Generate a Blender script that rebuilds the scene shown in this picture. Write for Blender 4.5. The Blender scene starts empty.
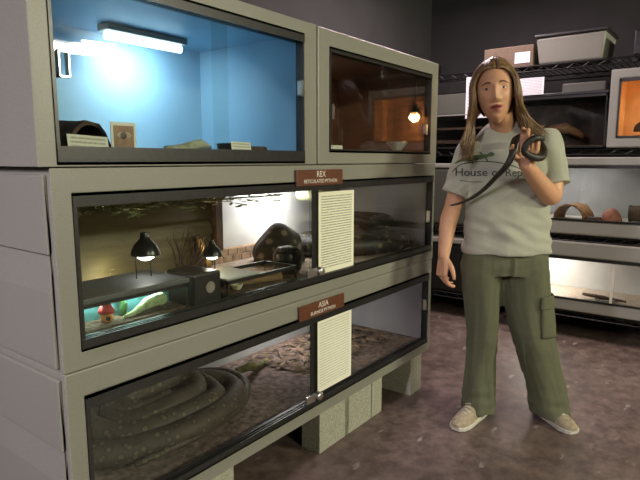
import bpy, bmesh, math, random
import numpy as np
from mathutils import Vector, Matrix, noise
from mathutils.bvhtree import BVHTree
random.seed(7)
sc = bpy.context.scene
COL = sc.collection
PI = math.pi
V = Vector

# ------------------------------------------------------------------ materials
def nn(nt, t, **kw):
    n = nt.nodes.new(t)
    for k, v in kw.items():
        if k in n.inputs: n.inputs[k].default_value = v
        else: setattr(n, k, v)
    return n

def mat(name, col, rough=.5, metal=0., var=.12, scale=30., bump=0., col2=None, detail=4., spec=.5, stretch=None, lo=.35, hi=.65, coat=0.):
    m = bpy.data.materials.new(name); m.use_nodes = True
    nt = m.node_tree; b = nt.nodes['Principled BSDF']
    b.inputs['Roughness'].default_value = rough; b.inputs['Metallic'].default_value = metal
    b.inputs['Specular IOR Level'].default_value = spec
    if coat: b.inputs['Coat Weight'].default_value = coat
    tc = nn(nt, 'ShaderNodeTexCoord'); src = tc.outputs['Object']
    if stretch:
        mp = nn(nt, 'ShaderNodeMapping'); mp.inputs['Scale'].default_value = stretch
        nt.links.new(src, mp.inputs[0]); src = mp.outputs[0]
    no = nn(nt, 'ShaderNodeTexNoise', Scale=scale, Detail=detail)
    nt.links.new(src, no.inputs['Vector'])
    r = nn(nt, 'ShaderNodeValToRGB')
    c1 = col; c2 = col2 or tuple(max(0, c * (1 - 2 * var)) for c in col)
    r.color_ramp.elements[0].position = lo; r.color_ramp.elements[0].color = (*c2, 1)
    r.color_ramp.elements[1].position = hi; r.color_ramp.elements[1].color = (*c1, 1)
    nt.links.new(no.outputs['Fac'], r.inputs[0]); nt.links.new(r.outputs[0], b.inputs['Base Color'])
    if bump:
        bp = nn(nt, 'ShaderNodeBump', Strength=bump); bp.inputs['Distance'].default_value = .01
        nt.links.new(no.outputs['Fac'], bp.inputs['Height']); nt.links.new(bp.outputs[0], b.inputs['Normal'])
    return m

def emit(name, col, s):
    m = bpy.data.materials.new(name); m.use_nodes = True
    nt = m.node_tree; b = nt.nodes['Principled BSDF']
    b.inputs['Base Color'].default_value = (.8, .8, .8, 1)
    b.inputs['Emission Color'].default_value = (*col, 1); b.inputs['Emission Strength'].default_value = s
    return m

def glass(name, tint=(.93, .95, .93), ior=1.45, rough=.015):
    m = bpy.data.materials.new(name); m.use_nodes = True
    nt = m.node_tree; nt.nodes.clear()
    o = nn(nt, 'ShaderNodeOutputMaterial'); mx = nn(nt, 'ShaderNodeMixShader')
    t = nn(nt, 'ShaderNodeBsdfTransparent'); t.inputs[0].default_value = (*tint, 1)
    g = nn(nt, 'ShaderNodeBsdfGlossy'); g.inputs['Roughness'].default_value = rough
    lw = nn(nt, 'ShaderNodeLayerWeight'); pw = nn(nt, 'ShaderNodeMath', operation='POWER'); pw.inputs[1].default_value = 5
    ma = nn(nt, 'ShaderNodeMath', operation='MULTIPLY_ADD'); ma.inputs[1].default_value = .9; ma.inputs[2].default_value = .025
    nt.links.new(lw.outputs['Facing'], pw.inputs[0]); nt.links.new(pw.outputs[0], ma.inputs[0]); nt.links.new(ma.outputs[0], mx.inputs[0]); nt.links.new(t.outputs[0], mx.inputs[1]); nt.links.new(g.outputs[0], mx.inputs[2])
    nt.links.new(mx.outputs[0], o.inputs[0])
    return m

def paper_mat(name, col, pitch, ink=.45, axis='Z', margin=None):
    """sheet with rows of small grey print: rows by axis, broken up by noise"""
    m = bpy.data.materials.new(name); m.use_nodes = True
    nt = m.node_tree; b = nt.nodes['Principled BSDF']; b.inputs['Roughness'].default_value = .7
    tc = nn(nt, 'ShaderNodeTexCoord'); sp = nn(nt, 'ShaderNodeSeparateXYZ')
    nt.links.new(tc.outputs['UV'], sp.inputs[0])
    def mth(op, a, c=None):
        n = nn(nt, 'ShaderNodeMath', operation=op)
        for i, v in enumerate((a, c)):
            if v is None: continue
            if isinstance(v, (int, float)): n.inputs[i].default_value = v
            else: nt.links.new(v, n.inputs[i])
        return n.outputs[0]
    row = mth('LESS_THAN', mth('FRACT', mth('MULTIPLY', sp.outputs['Y'], pitch)), .45)
    no = nn(nt, 'ShaderNodeTexNoise', Scale=1., Detail=2.)
    mp = nn(nt, 'ShaderNodeMapping'); mp.inputs['Scale'].default_value = (45, pitch * 1.0, 1)
    nt.links.new(tc.outputs['UV'], mp.inputs[0]); nt.links.new(mp.outputs[0], no.inputs['Vector'])
    word = mth('GREATER_THAN', no.outputs['Fac'], .40)
    ux = mth('MULTIPLY', mth('GREATER_THAN', sp.outputs['X'], .07), mth('LESS_THAN', sp.outputs['X'], .93))
    uy = mth('MULTIPLY', mth('GREATER_THAN', sp.outputs['Y'], .05), mth('LESS_THAN', sp.outputs['Y'], .96))
    f = mth('MULTIPLY', mth('MULTIPLY', row, word), mth('MULTIPLY', ux, uy))
    f = mth('MULTIPLY', f, ink)
    mx = nn(nt, 'ShaderNodeMix', data_type='RGBA')
    nt.links.new(f, mx.inputs['Factor']); mx.inputs['A'].default_value = (*col, 1); mx.inputs['B'].default_value = (.08, .08, .08, 1)
    nt.links.new(mx.outputs['Result'], b.inputs['Base Color'])
    return m

def floor_mat():
    m = bpy.data.materials.new('stained_concrete'); m.use_nodes = True
    nt = m.node_tree; b = nt.nodes['Principled BSDF']
    tc = nn(nt, 'ShaderNodeTexCoord')
    a = nn(nt, 'ShaderNodeTexNoise', Scale=1.6, Detail=8., Roughness=.65); c = nn(nt, 'ShaderNodeTexNoise', Scale=14., Detail=6., Roughness=.7)
    nt.links.new(tc.outputs['Object'], a.inputs['Vector']); nt.links.new(tc.outputs['Object'], c.inputs['Vector'])
    r = nn(nt, 'ShaderNodeValToRGB'); e = r.color_ramp.elements
    e[0].position = .3; e[0].color = (.100, .074, .068, 1); e[1].position = .7; e[1].color = (.225, .175, .162, 1)
    x = e.new(.5); x.color = (.155, .118, .108, 1)
    nt.links.new(a.outputs['Fac'], r.inputs[0])
    r2 = nn(nt, 'ShaderNodeValToRGB'); e = r2.color_ramp.elements
    e[0].position = .38; e[0].color = (.55, .5, .48, 1); e[1].position = .72; e[1].color = (1.35, 1.3, 1.2, 1)
    nt.links.new(c.outputs['Fac'], r2.inputs[0])
    mx = nn(nt, 'ShaderNodeMix', data_type='RGBA', blend_type='MULTIPLY'); mx.inputs['Factor'].default_value = 1
    nt.links.new(r.outputs[0], mx.inputs['A']); nt.links.new(r2.outputs[0], mx.inputs['B'])
    # scattered pale scuffs
    vo = nn(nt, 'ShaderNodeTexNoise', Scale=9., Detail=3.)
    mp = nn(nt, 'ShaderNodeMapping'); mp.inputs['Location'].default_value = (3, 8, 0); mp.inputs['Scale'].default_value = (.7, 1.5, 1)
    nt.links.new(tc.outputs['Object'], mp.inputs[0]); nt.links.new(mp.outputs[0], vo.inputs['Vector'])
    r3 = nn(nt, 'ShaderNodeValToRGB'); r3.color_ramp.elements[0].position = .66; r3.color_ramp.elements[0].color = (0, 0, 0, 1); r3.color_ramp.elements[1].position = .76
    nt.links.new(vo.outputs['Fac'], r3.inputs[0])
    m2 = nn(nt, 'ShaderNodeMix', data_type='RGBA'); nt.links.new(r3.outputs[0], m2.inputs['Factor'])
    nt.links.new(mx.outputs['Result'], m2.inputs['A']); m2.inputs['B'].default_value = (.42, .38, .34, 1)
    nt.links.new(m2.outputs['Result'], b.inputs['Base Color'])
    rr = nn(nt, 'ShaderNodeMapRange'); rr.inputs['To Min'].default_value = .28; rr.inputs['To Max'].default_value = .6
    nt.links.new(c.outputs['Fac'], rr.inputs['Value']); nt.links.new(rr.outputs[0], b.inputs['Roughness'])
    return m

def cell_mat(name, ca, cb, cc, scale, rough=.45, stretch=(1, 1, 1)):
    """blotched reptile skin / mottled rock"""
    m = bpy.data.materials.new(name); m.use_nodes = True
    nt = m.node_tree; b = nt.nodes['Principled BSDF']; b.inputs['Roughness'].default_value = rough
    tc = nn(nt, 'ShaderNodeTexCoord'); mp = nn(nt, 'ShaderNodeMapping'); mp.inputs['Scale'].default_value = stretch
    nt.links.new(tc.outputs['Object'], mp.inputs[0])
    v = nn(nt, 'ShaderNodeTexVoronoi', Scale=scale); v.feature = 'F1'
    nt.links.new(mp.outputs[0], v.inputs['Vector'])
    r = nn(nt, 'ShaderNodeValToRGB'); e = r.color_ramp.elements
    e[0].position = .22; e[0].color = (*ca, 1); e[1].position = .62; e[1].color = (*cb, 1)
    x = e.new(.36); x.color = (*cc, 1)
    nt.links.new(v.outputs['Distance'], r.inputs[0]); nt.links.new(r.outputs[0], b.inputs['Base Color'])
    return m

M = {}
M['cage'] = mat('cage_grey_plastic', (.245, .245, .205), .42, var=.07, scale=260, bump=.008)
M['cage_pale'] = mat('pale_cage_plastic', (.34, .34, .30), .42, var=.08, scale=200, bump=.008)
M['cage_dark'] = mat('dark_grey_plastic', (.10, .105, .085), .45, var=.08, scale=200)
M['black'] = mat('black_plastic', (.018, .018, .017), .35, var=.2, scale=60)
M['metal'] = mat('bright_metal', (.75, .74, .70), .28, 1., var=.05, scale=80)
M['glass'] = glass('pane_glass')
M['blue_in'] = mat('blue_cage_lining', (.24, .40, .52), .5, var=.04, scale=6)
M['brown_in'] = mat('brown_cage_lining', (.17, .085, .05), .55, var=.15, scale=7, stretch=(1, 1, 6))
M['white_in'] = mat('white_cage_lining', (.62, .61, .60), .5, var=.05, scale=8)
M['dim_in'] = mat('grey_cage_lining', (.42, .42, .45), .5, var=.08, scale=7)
M['orange_in'] = mat('orange_cage_lining', (.62, .36, .17), .6, var=.1, scale=9)
M['sand'] = mat('sandy_substrate', (.50, .40, .32), .9, var=.2, scale=90, bump=.6)
M['bark'] = mat('bark_substrate', (.17, .10, .06), .9, var=.35, scale=60, bump=.9)
M['plank'] = mat('olive_clapboard', (.060, .051, .024), .6, var=.15, scale=10, stretch=(1, 1, 9))
M['wood'] = mat('brown_wood', (.30, .15, .06), .65, var=.25, scale=14, stretch=(2, 2, 9), bump=.3)
M['darkwood'] = mat('dark_wood', (.09, .05, .03), .7, var=.3, scale=25, bump=.6)
M['plaque'] = mat('brown_plaque', (.13, .045, .02), .4, var=.12, scale=40)
M['lettering'] = mat('pale_lettering', (.85, .82, .74), .5, var=.03)
M['paper'] = paper_mat('printed_notice', (.86, .86, .68), 31, .62)
M['paper_b'] = paper_mat('faint_printed_notice', (.86, .86, .72), 27, .28)
M['paper_c'] = paper_mat('white_printed_sheet', (.80, .80, .84), 12, .5)
M['card'] = paper_mat('small_name_card', (.78, .76, .68), 3, .5)
M['block'] = mat('concrete_block', (.43, .43, .35), .9, var=.12, scale=120, bump=.5)
M['wire'] = mat('black_wire', (.012, .012, .012), .45, .3, var=.1)
M['wall'] = mat('dark_painted_wall', (.022, .021, .022), .8, var=.12, scale=5)
M['ceil'] = mat('black_ceiling', (.015, .014, .014), .9, var=.1, scale=5)
M['floor'] = floor_mat()
M['rubber'] = mat('dark_rubber', (.03, .03, .03), .7)
M['python'] = cell_mat('python_skin', (.17, .13, .06), (.018, .014, .010), (.008, .007, .006), 26, .55)
M['python_tan'] = cell_mat('pale_python_skin', (.12, .092, .058), (.058, .043, .028), (.030, .023, .017), 38, .65)
M['rock'] = cell_mat('mottled_hide', (.20, .15, .11), (.022, .017, .014), (.035, .027, .022), 20, .75)
M['tub'] = mat('olive_tub', (.33, .34, .20), .5, var=.06, scale=20)
M['shade'] = mat('black_enamel_shade', (.014, .014, .014), .3, var=.1)
M['bulb_w'] = emit('lit_bulb_white', (1, .97, .9), 22)
M['bulb_o'] = emit('lit_bulb_orange', (1, .42, .10), 9)
M['tube'] = emit('lit_tube', (1, .96, .86), 9)
M['tube_blue'] = emit('lit_blue_tube', (.62, .86, 1), 7)

# ------------------------------------------------------------------ mesh helpers
class MB:
    def __init__(s): s.v = []; s.f = []; s.m = []
    def add(s, vs, fs, mi=0):
        o = len(s.v); s.v += [tuple(v) for v in vs]
        for f in fs: s.f.append(tuple(o + i for i in f)); s.m.append(mi)
        return s
    def box(s, x0, x1, y0, y1, z0, z1, mi=0):
        vs = [(x, y, z) for z in (z0, z1) for y in (y0, y1) for x in (x0, x1)]
        return s.add(vs, [(0, 2, 3, 1), (4, 5, 7, 6), (0, 1, 5, 4), (2, 6, 7, 3), (0, 4, 6, 2), (1, 3, 7, 5)], mi)
    def tube(s, pts, rad, n=8, mi=0, flat=1.0, cap=True):
        pts = [V(p) for p in pts]
        if not hasattr(rad, '__len__'): rad = [rad] * len(pts)
        rings = []; u = None
        for i, p in enumerate(pts):
            d = (pts[min(i + 1, len(pts) - 1)] - pts[max(i - 1, 0)])
            if d.length < 1e-9: d = V((0, 0, 1))
            d.normalize()
            if u is None:
                u = d.orthogonal().normalized()
            else:
                u = u - d * u.dot(d)
                u = u.normalized() if u.length > 1e-6 else d.orthogonal().normalized()
            w = d.cross(u)
            rings.append([p + u * (math.cos(2 * PI * k / n) * rad[i]) + w * (math.sin(2 * PI * k / n) * rad[i] * flat) for k in range(n)])
        return s.rings(rings, mi, cap)
    def rings(s, rings, mi=0, cap=True):
        n = len(rings[0]); vs = [v for r in rings for v in r]; fs = []
        for i in range(len(rings) - 1):
            for k in range(n):
                a = i * n + k; b = i * n + (k + 1) % n
                fs.append((a, b, b + n, a + n))
        if cap:
            fs.append(tuple(reversed(range(n)))); fs.append(tuple(range((len(rings) - 1) * n, len(rings) * n)))
        return s.add(vs, fs, mi)
    def lathe(s, prof, c, n=20, axis=(0, 0, 1), mi=0, cap=True):
        a = V(axis).normalized(); u = a.orthogonal().normalized(); w = a.cross(u); c = V(c)
        rings = [[c + a * h + (u * math.cos(2 * PI * k / n) + w * math.sin(2 * PI * k / n)) * max(r, 1e-4) for k in range(n)] for r, h in prof]
        return s.rings(rings, mi, cap)
    def ell(s, c, r, nu=24, nv=14, mi=0, mtx=None, fn=None):
        c = V(c); vs = []
        rows = []
        for j in range(nv + 1):
            t = PI * j / nv - PI / 2
            rr = max(math.cos(t), .002)
            row = []
            for k in range(nu):
                p = 2 * PI * k / nu
                q = V((r[0] * rr * math.cos(p), r[1] * rr * math.sin(p), r[2] * math.sin(t)))
                if fn: q = fn(q)
                if mtx: q = mtx @ q
                row.append(c + q)
            rows.append(row)
        return s.rings(rows, mi, True)
    def mesh(s, name, off=None):
        me = bpy.data.meshes.new(name)
        vs = s.v if off is None else [(a - off[0], b - off[1], c - off[2]) for a, b, c in s.v]
        me.from_pydata(vs, [], s.f); me.update()
        for p, mi in zip(me.polygons, s.m): p.material_index = mi
        bm = bmesh.new(); bm.from_mesh(me); bmesh.ops.recalc_face_normals(bm, faces=bm.faces); bm.to_mesh(me); bm.free()
        return me

def root_of(o):
    while o.parent: o = o.parent
    return o
def obj(name, mb, mats, parent=None, smooth=False, bevel=0, seg=2, world=True, label=None, angle=None):
    """one mesh object; coordinates are in the world unless world=False (then in the thing's own axes)"""
    off = None
    if parent is not None and world: off = root_of(parent).location
    me = mb.mesh(name, off) if isinstance(mb, MB) else mb
    if not isinstance(mats, (list, tuple)): mats = [mats]
    for m in mats: me.materials.append(M[m] if isinstance(m, str) else m)
    o = bpy.data.objects.new(name, me); COL.objects.link(o)
    if parent is not None: o.parent = parent
    if smooth:
        me.polygons.foreach_set('use_smooth', [True] * len(me.polygons))
        if angle: me.set_sharp_from_angle(angle=math.radians(angle))
    if bevel:
        b = o.modifiers.new('bevel', 'BEVEL'); b.width = bevel; b.segments = seg; b.limit_method = 'ANGLE'; b.angle_limit = math.radians(40); b.harden_normals = False
    if label: o['label'] = label
    return o
def tag(o, label, cat, group=None):
    o['label'] = label; o['category'] = cat
    if group: o['group'] = group
    return o
def thing(name, loc, label, cat, group=None, rz=0):
    o = bpy.data.objects.new(name, None); COL.objects.link(o); o.location = loc; o.rotation_euler = (0, 0, rz)
    o.empty_display_size = .05
    return tag(o, label, cat, group)
def struct(name, mb, m, bevel=0):
    o = obj(name, mb, m, bevel=bevel); o['kind'] = 'structure'; return o
def copy_tree(o, parent=None):
    c = o.copy(); COL.objects.link(c)
    if parent: c.parent = parent
    for ch in list(o.children): copy_tree(ch, c)
    return c
def catmull(pts, n):
    pts = [V(p) for p in pts]; P = [pts[0] * 2 - pts[1]] + pts + [pts[-1] * 2 - pts[-2]]; out = []
    for i in range(1, len(P) - 2):
        for k in range(n):
            t = k / n; a, b, c, d = P[i - 1:i + 3]
            out.append(.5 * ((2 * b) + (c - a) * t + (2 * a - 5 * b + 4 * c - d) * t * t + (3 * b - a - 3 * c + d) * t ** 3))
    out.append(pts[-1]); return out
def interp(vals, n):
    out = []
    for i in range(len(vals) - 1):
        for k in range(n): out.append(vals[i] + (vals[i + 1] - vals[i]) * k / n)
    out.append(vals[-1]); return out
def text_mb(s, size, depth=.0006):
    """letters as a flat MB in x (along) and z (up), centred on x=0, baseline z=0, facing -y"""
    cu = bpy.data.curves.new('letters', 'FONT'); cu.body = s; cu.size = size; cu.align_x = 'CENTER'; cu.resolution_u = 3
    o = bpy.data.objects.new('letters', cu); COL.objects.link(o)
    dg = bpy.context.evaluated_depsgraph_get(); me = bpy.data.meshes.new_from_object(o.evaluated_get(dg))
    mb = MB(); vs = [(v.co.x, -depth, v.co.y) for v in me.vertices]
    mb.add(vs, [tuple(p.vertices) for p in me.polygons])
    bpy.data.objects.remove(o); bpy.data.curves.remove(cu); bpy.data.meshes.remove(me)
    return mb
def shift(mb, d): mb.v = [(a + d[0], b + d[1], c + d[2]) for a, b, c in mb.v]; return mb
def sheet(name, p0, ux, uz, w, h, m, thick=.0012, parent=None):
    """a thin sheet with UVs: p0 lower left corner, ux along, uz up (the printed side is ux x uz)"""
    p0 = V(p0); ux = V(ux).normalized(); uz = V(uz).normalized(); nrm = ux.cross(uz)
    off = root_of(parent).location if parent else V((0, 0, 0))
    me = bpy.data.meshes.new(name); vs = []
    for d in (0, -thick):
        for a, b in ((0, 0), (1, 0), (1, 1), (0, 1)): vs.append(p0 + ux * w * a + uz * h * b + nrm * d - off)
    me.from_pydata(vs, [], [(0, 1, 2, 3), (7, 6, 5, 4), (0, 4, 5, 1), (1, 5, 6, 2), (2, 6, 7, 3), (3, 7, 4, 0)])
    uv = me.uv_layers.new(name='UVMap')
    for l in me.loops:
        k = l.vertex_index
        if k < 4 and l.index < 4: uv.data[l.index].uv = ((0, 0), (1, 0), (1, 1), (0, 1))[k]
        else: uv.data[l.index].uv = (0, 0)
    me.materials.append(M[m] if isinstance(m, str) else m)
    o = bpy.data.objects.new(name, me); COL.objects.link(o)
    if parent: o.parent = parent
    return o
def light(name, kind, loc, power, col, size=.2, size_y=None, target=None, spread=None, spot=None):
    l = bpy.data.lights.new(name, kind); l.energy = power; l.color = col
    if kind == 'AREA':
        l.size = size
        if spread: l.spread = math.radians(spread)
        if size_y: l.shape = 'RECTANGLE'; l.size_y = size_y
    else: l.shadow_soft_size = size
    if spot: l.spot_size = math.radians(spot); l.spot_blend = .6
    o = bpy.data.objects.new(name, l); COL.objects.link(o)
    o.location = loc
    if target: o.rotation_euler = (V(target) - V(loc)).to_track_quat('-Z', 'Y').to_euler()
    return o

# ------------------------------------------------------------------ room
XL, XR, YF, YB, ZC = -2.6, 4.55, -4.8, 2.25, 2.55
struct('floor', MB().box(XL, XR, YF, YB, -.1, 0), 'floor')
struct('ceiling', MB().box(XL, XR, YF, YB, ZC, ZC + .1), 'ceil')
struct('wall_back', MB().box(XL, XR, YB, YB + .1, 0, ZC), 'wall')
struct('wall_right', MB().box(XR, XR + .1, YF, YB, 0, ZC), 'wall')
struct('wall_left', MB().box(XL - .1, XL, YF, YB, 0, ZC), 'wall')
struct('wall_front', MB().box(XL, XR, YF - .1, YF, 0, ZC), 'wall')

def ceiling_lamp(loc, along, power, col, label, lcol, aim=None, spread=None):
    x, y = loc
    t = thing('fluorescent_ceiling_light', (x, y, ZC), label, 'ceiling light', 'fluorescent ceiling lights')
    L, W = (1.2, .16) if along == 'x' else (.16, 1.2)
    obj('housing', MB().box(x - L / 2, x + L / 2, y - W / 2, y + W / 2, ZC - .06, ZC), 'cage_pale', t, bevel=.006)
    for s in (-.04, .04):
        a = V((x - L / 2 + .03, y + s, ZC - .075)) if along == 'x' else V((x + s, y - W / 2 + .03, ZC - .075))
        b = V((x + L / 2 - .03, y + s, ZC - .075)) if along == 'x' else V((x + s, y + W / 2 - .03, ZC - .075))
        obj('tube', MB().tube([a, b], .013, 10), lcol, t, smooth=True)
    light('ceiling_light_glow', 'AREA', (x, y, ZC - .10), power, col, L, W, aim or (x, y, 0), spread)
ceiling_lamp((3.3, -3.7), 'x', 200, (1, .95, .70), 'added twin tube ceiling light at the far right, standing in for lit tanks opposite the cages', 'tube', (2.3, .4, .9))  # added in place of the low light from lit tanks across the aisle
ceiling_lamp((.3, -3.7), 'x', 105, (1, .95, .70), 'added twin tube ceiling light at the left, standing in for lit tanks opposite the cages', 'tube', (1.8, .6, .7))  # second key added to light the blocks past the person
ceiling_lamp((-1.5, .9), 'y', 44, (1, .88, 1.), 'twin tube ceiling light beyond the left end of the cages', 'tube', (.5, 1.55, .8), 95)
ceiling_lamp((3.2, 1.45), 'x', 36, (1, .78, .84), 'twin tube ceiling light above the aisle by the rack', 'tube')

# ------------------------------------------------------------------ cages
FY, BY = 1.221, 1.83
def cage(name, label, x0, x1, z0, z1, op, lining, step=False, fy=FY, by=BY, shell='cage', group='large plastic reptile cages'):
    t = thing(name, ((x0 + x1) / 2, fy, z0), label, 'reptile cage', group)
    ox0, ox1, oz0, oz1 = op
    mb = MB(); ix0, ix1, iz0, iz1 = x0 + .025, x1 - .025, z0 + .035, z1 - .03
    def loop(a, b, c, d, y): return [(a, y, c), (b, y, c), (b, y, d), (a, y, d)]
    L = [loop(x0, x1, z0, z1, by), loop(x0, x1, z0, z1, fy), loop(ox0, ox1, oz0, oz1, fy), loop(ox0, ox1, oz0, oz1, fy + .035)]
    L2 = [loop(ox0, ox1, oz0, oz1, fy + .035), loop(ix0, ix1, iz0, iz1, fy + .035), loop(ix0, ix1, iz0, iz1, by - .025)]
    mb.rings(L, 0, False); mb.rings(L2, 1, False)
    mb.add(L[0], [(0, 3, 2, 1)], 0); mb.add(L2[2], [(0, 1, 2, 3)], 1)
    me = mb.mesh('body', t.location)
    bm = bmesh.new(); bm.from_mesh(me); bmesh.ops.remove_doubles(bm, verts=bm.verts, dist=1e-5); bmesh.ops.recalc_face_normals(bm, faces=bm.faces); bm.to_mesh(me); bm.free()
    o = obj('body', me, [shell, lining], t, bevel=.013, seg=3)
    if step:
        # stepped moulding on both end walls: a groove with a sloping floor runs along between two proud panels
        for s, X in ((-1, x0), (1, x1)):
            st = MB(); y0, y1 = fy + .016, by - .005; zb = z0 + .193; zt = z0 + .284
            prof = [(0, z0 + .010), (.010, z0 + .012), (.010, zb), (.0015, zt - .004), (.0015, zt - .001), (.010, zt), (.010, z1 - .016), (0, z1 - .014)]
            vs = [(X + s * d, y, z) for y in (y0, y1) for d, z in prof]
            st.add(vs, [(i, i + 1, i + 9, i + 8) for i in range(7)] + [(7, 0, 8, 15), tuple(range(7, -1, -1)), tuple(range(8, 16))])
            obj('end_moulding', st, shell, t, bevel=.003)
    return t
def tracks(t, op, th_top, th_bot, fy=FY, div=None, side=.010):
    x0, x1, z0, z1 = op; e = .0005
    def rail(z0, z1):
        mb = MB(); mb.box(x0 + e, x1 - e, fy - .004, fy + .002, z0, z1); mb.box(x0 + e, x1 - e, fy + .008, fy + .013, z0, z1); mb.box(x0 + e, x1 - e, fy + .02, fy + .032, z0, z1)
        h = z0 if z1 > (op[2] + op[3]) / 2 else z0
        mb.box(x0 + e, x1 - e, fy - .004, fy + .032, z1 - .006, z1) if z1 > (op[2] + op[3]) / 2 else mb.box(x0 + e, x1 - e, fy - .004, fy + .032, z0, z0 + .006)
        return mb
    if th_top: obj('top_track', rail(z1 - th_top, z1 - e), 'black', t)
    if th_bot: obj('bottom_track', rail(z0 + e, z0 + th_bot), 'black', t)
    for X in (x0 + e, x1 - side - e):
        if side: obj('side_channel', MB().box(X, X + side, fy - .002, fy + .03, z0 + th_bot, z1 - th_top), 'black', t)
    a, b = z0 + th_bot - .012, z1 - th_top + .012
    if div:
        d0, d1 = div
        obj('sliding_glass_pane', MB().box(x0 + .006, d1 - .004, fy + .003, fy + .007, a, b), 'glass', t)
        obj('sliding_glass_pane', MB().box(d0 + .004, x1 - .006, fy + .014, fy + .018, a, b), 'glass', t)
    return a, b

T2 = (.660, 2.533, .724, 1.104)
T3 = (.660, 2.516, .246, .611)
T1 = (.632, 1.513, 1.169, 1.605)
T1R = (1.662, 2.490, 1.209, 1.585)
c2 = cage('reptile_cage', 'long grey middle cage of the stack, with a plaque reading REX', .613, 2.554, .681, 1.162, T2, 'white_in', True)
tracks(c2, T2, .032, .029, div=(1.556, 1.603))
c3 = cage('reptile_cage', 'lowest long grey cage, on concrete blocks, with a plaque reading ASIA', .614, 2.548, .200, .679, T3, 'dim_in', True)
tracks(c3, T3, .034, .024, div=(1.545, 1.597))
c1 = cage('reptile_cage', 'wide blue-lit grey cage at the top left of the stack', .588, 1.583, 1.1645, 1.645, T1, 'blue_in', shell='cage')
tracks(c1, T1, .03, .042, div=(1.108, 1.165), side=.008)
c4 = cage('reptile_cage', 'smaller brown-lined grey cage at the top right of the stack', 1.590, 2.562, 1.1645, 1.645, T1R, 'brown_in')
tracks(c4, T1R, .018, .012, div=(2.06, 2.085), side=.006)
# black uprights where the two panes of the lower cages overlap
for c, (d0, d1), T, tt, tb in ((c2, (1.556, 1.603), T2, .032, .029), (c3, (1.545, 1.597), T3, .034, .024)):
    obj('pane_edge_strip', MB().box(d0, d0 + .020, FY - .001, FY + .003, T[2] + tb, T[3] - tt).box(d0 + .020, d1, FY + .007, FY + .012, T[2] + tb, T[3] - tt), 'black', c)
    z = T[2] + tb + .016; lk = MB()
    lk.box(d0 - .035, d0 + .018, FY - .010, FY - .0015, z - .012, z + .018)
    lk.lathe([(.016, 0), (.016, .02), (.012, .024)], (d0 + .034, FY - .001, z + .004), 14, (0, -1, 0))
    obj('showcase_lock', lk, 'metal', c, smooth=True, angle=40, bevel=.001)
# finger pulls stuck on the glass
for c, pts in ((c1, ((1.492, 1.395, .012, .055), (.648, 1.362, .026, .06))), (c4, ((1.674, 1.33, .012, .055), (2.44, 1.30, .012, .05))), (c2, ((2.497, .87, .010, .06),)), (c3, ((2.49, .42, .010, .06),))):
    for x, z, w, h in pts:
        fr = MB(); y0, y1 = FY - .004, FY + .0135
        for bx in ((x, x + w, z, z + .004), (x, x + w, z + h - .004, z + h), (x, x + .003, z, z + h), (x + w - .003, x + w, z, z + h)):
            fr.box(bx[0], bx[1], y0, y1, bx[2], bx[3])
        obj('finger_pull', fr, 'metal', c)
# name plaques
for c, x0, x1, z0, z1, a, b in ((c2, 1.457, 1.731, 1.089, 1.146, 'REX', 'RETICULATED PYTHON'), (c3, 1.470, 1.747, .604, .660, 'ASIA', 'BURMESE PYTHON')):
    pl = obj('name_plaque', MB().box(x0, x1, FY - .012, FY - .0042, z0, z1), 'plaque', c, bevel=.002, label='brown plaque with pale engraved letters')
    t_ = shift(text_mb(a, .030), ((x0 + x1) / 2, FY - .012, z0 + .031)); u_ = shift(text_mb(b, .0185), ((x0 + x1) / 2, FY - .012, z0 + .010))
    t_.add(u_.v, u_.f); obj('lettering', t_, 'lettering', pl)
# notices taped to the panes
tag(sheet('notice_sheet', (1.609, FY + .0115, .752), (1, 0, 0), (0, 0, 1), .235, .310, 'paper'), 'cream notice of close print on the glass below the REX plaque', 'notice', 'printed notices on the cage glass')
tag(sheet('notice_sheet', (1.599, FY + .0115, .284), (1, 0, 0), (0, 0, 1), .234, .292, 'paper_b'), 'cream notice of faint print on the glass below the ASIA plaque', 'notice', 'printed notices on the cage glass')

# concrete blocks under the stack
def block_mesh():
    mb = MB(); w, d, h = .092, .39, .1985
    # two cores running up through it
    for y0 in (0, d / 2 - .015, d - .03): mb.box(-w / 2, w / 2, y0, y0 + .03, 0, h)
    for s in (-1, 1): mb.box(s * w / 2 - (.024 if s > 0 else 0), s * w / 2 + (.024 if s < 0 else 0), .03, d - .03, 0, h)
    return mb
me = block_mesh().mesh('concrete_block'); me.materials.append(M['block'])
blk = bpy.data.objects.new('concrete_block', me); COL.objects.link(blk)
spots = [(2.430, 1.235, 0, 1.25, 'concrete block standing alone under the right end of the lowest cage'),
         (2.094, 1.262, 0, .95, 'narrow concrete block end beside the gap under the lowest cage'),
         (2.044, 1.262, 90, 1.0, 'concrete block lying broadside under the middle of the lowest cage'),
         (.69, 1.245, 0, 1.0, 'concrete block under the left end of the lowest cage'),
         (1.18, 1.262, 90, 1.0, 'concrete block lying broadside under the left half of the lowest cage')]
for i, (x, y, a, sx, lb) in enumerate(spots):
    o = blk if i == 0 else blk.copy()
    if i: COL.objects.link(o)
    if a: o.location = (x, y + .046, 0)
    else: o.location = (x, y, 0)
    o.rotation_euler = (0, 0, math.radians(a)); o.scale = (sx, 1, 1)
    tag(o, lb, 'concrete block', 'concrete blocks under the cages')

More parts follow.
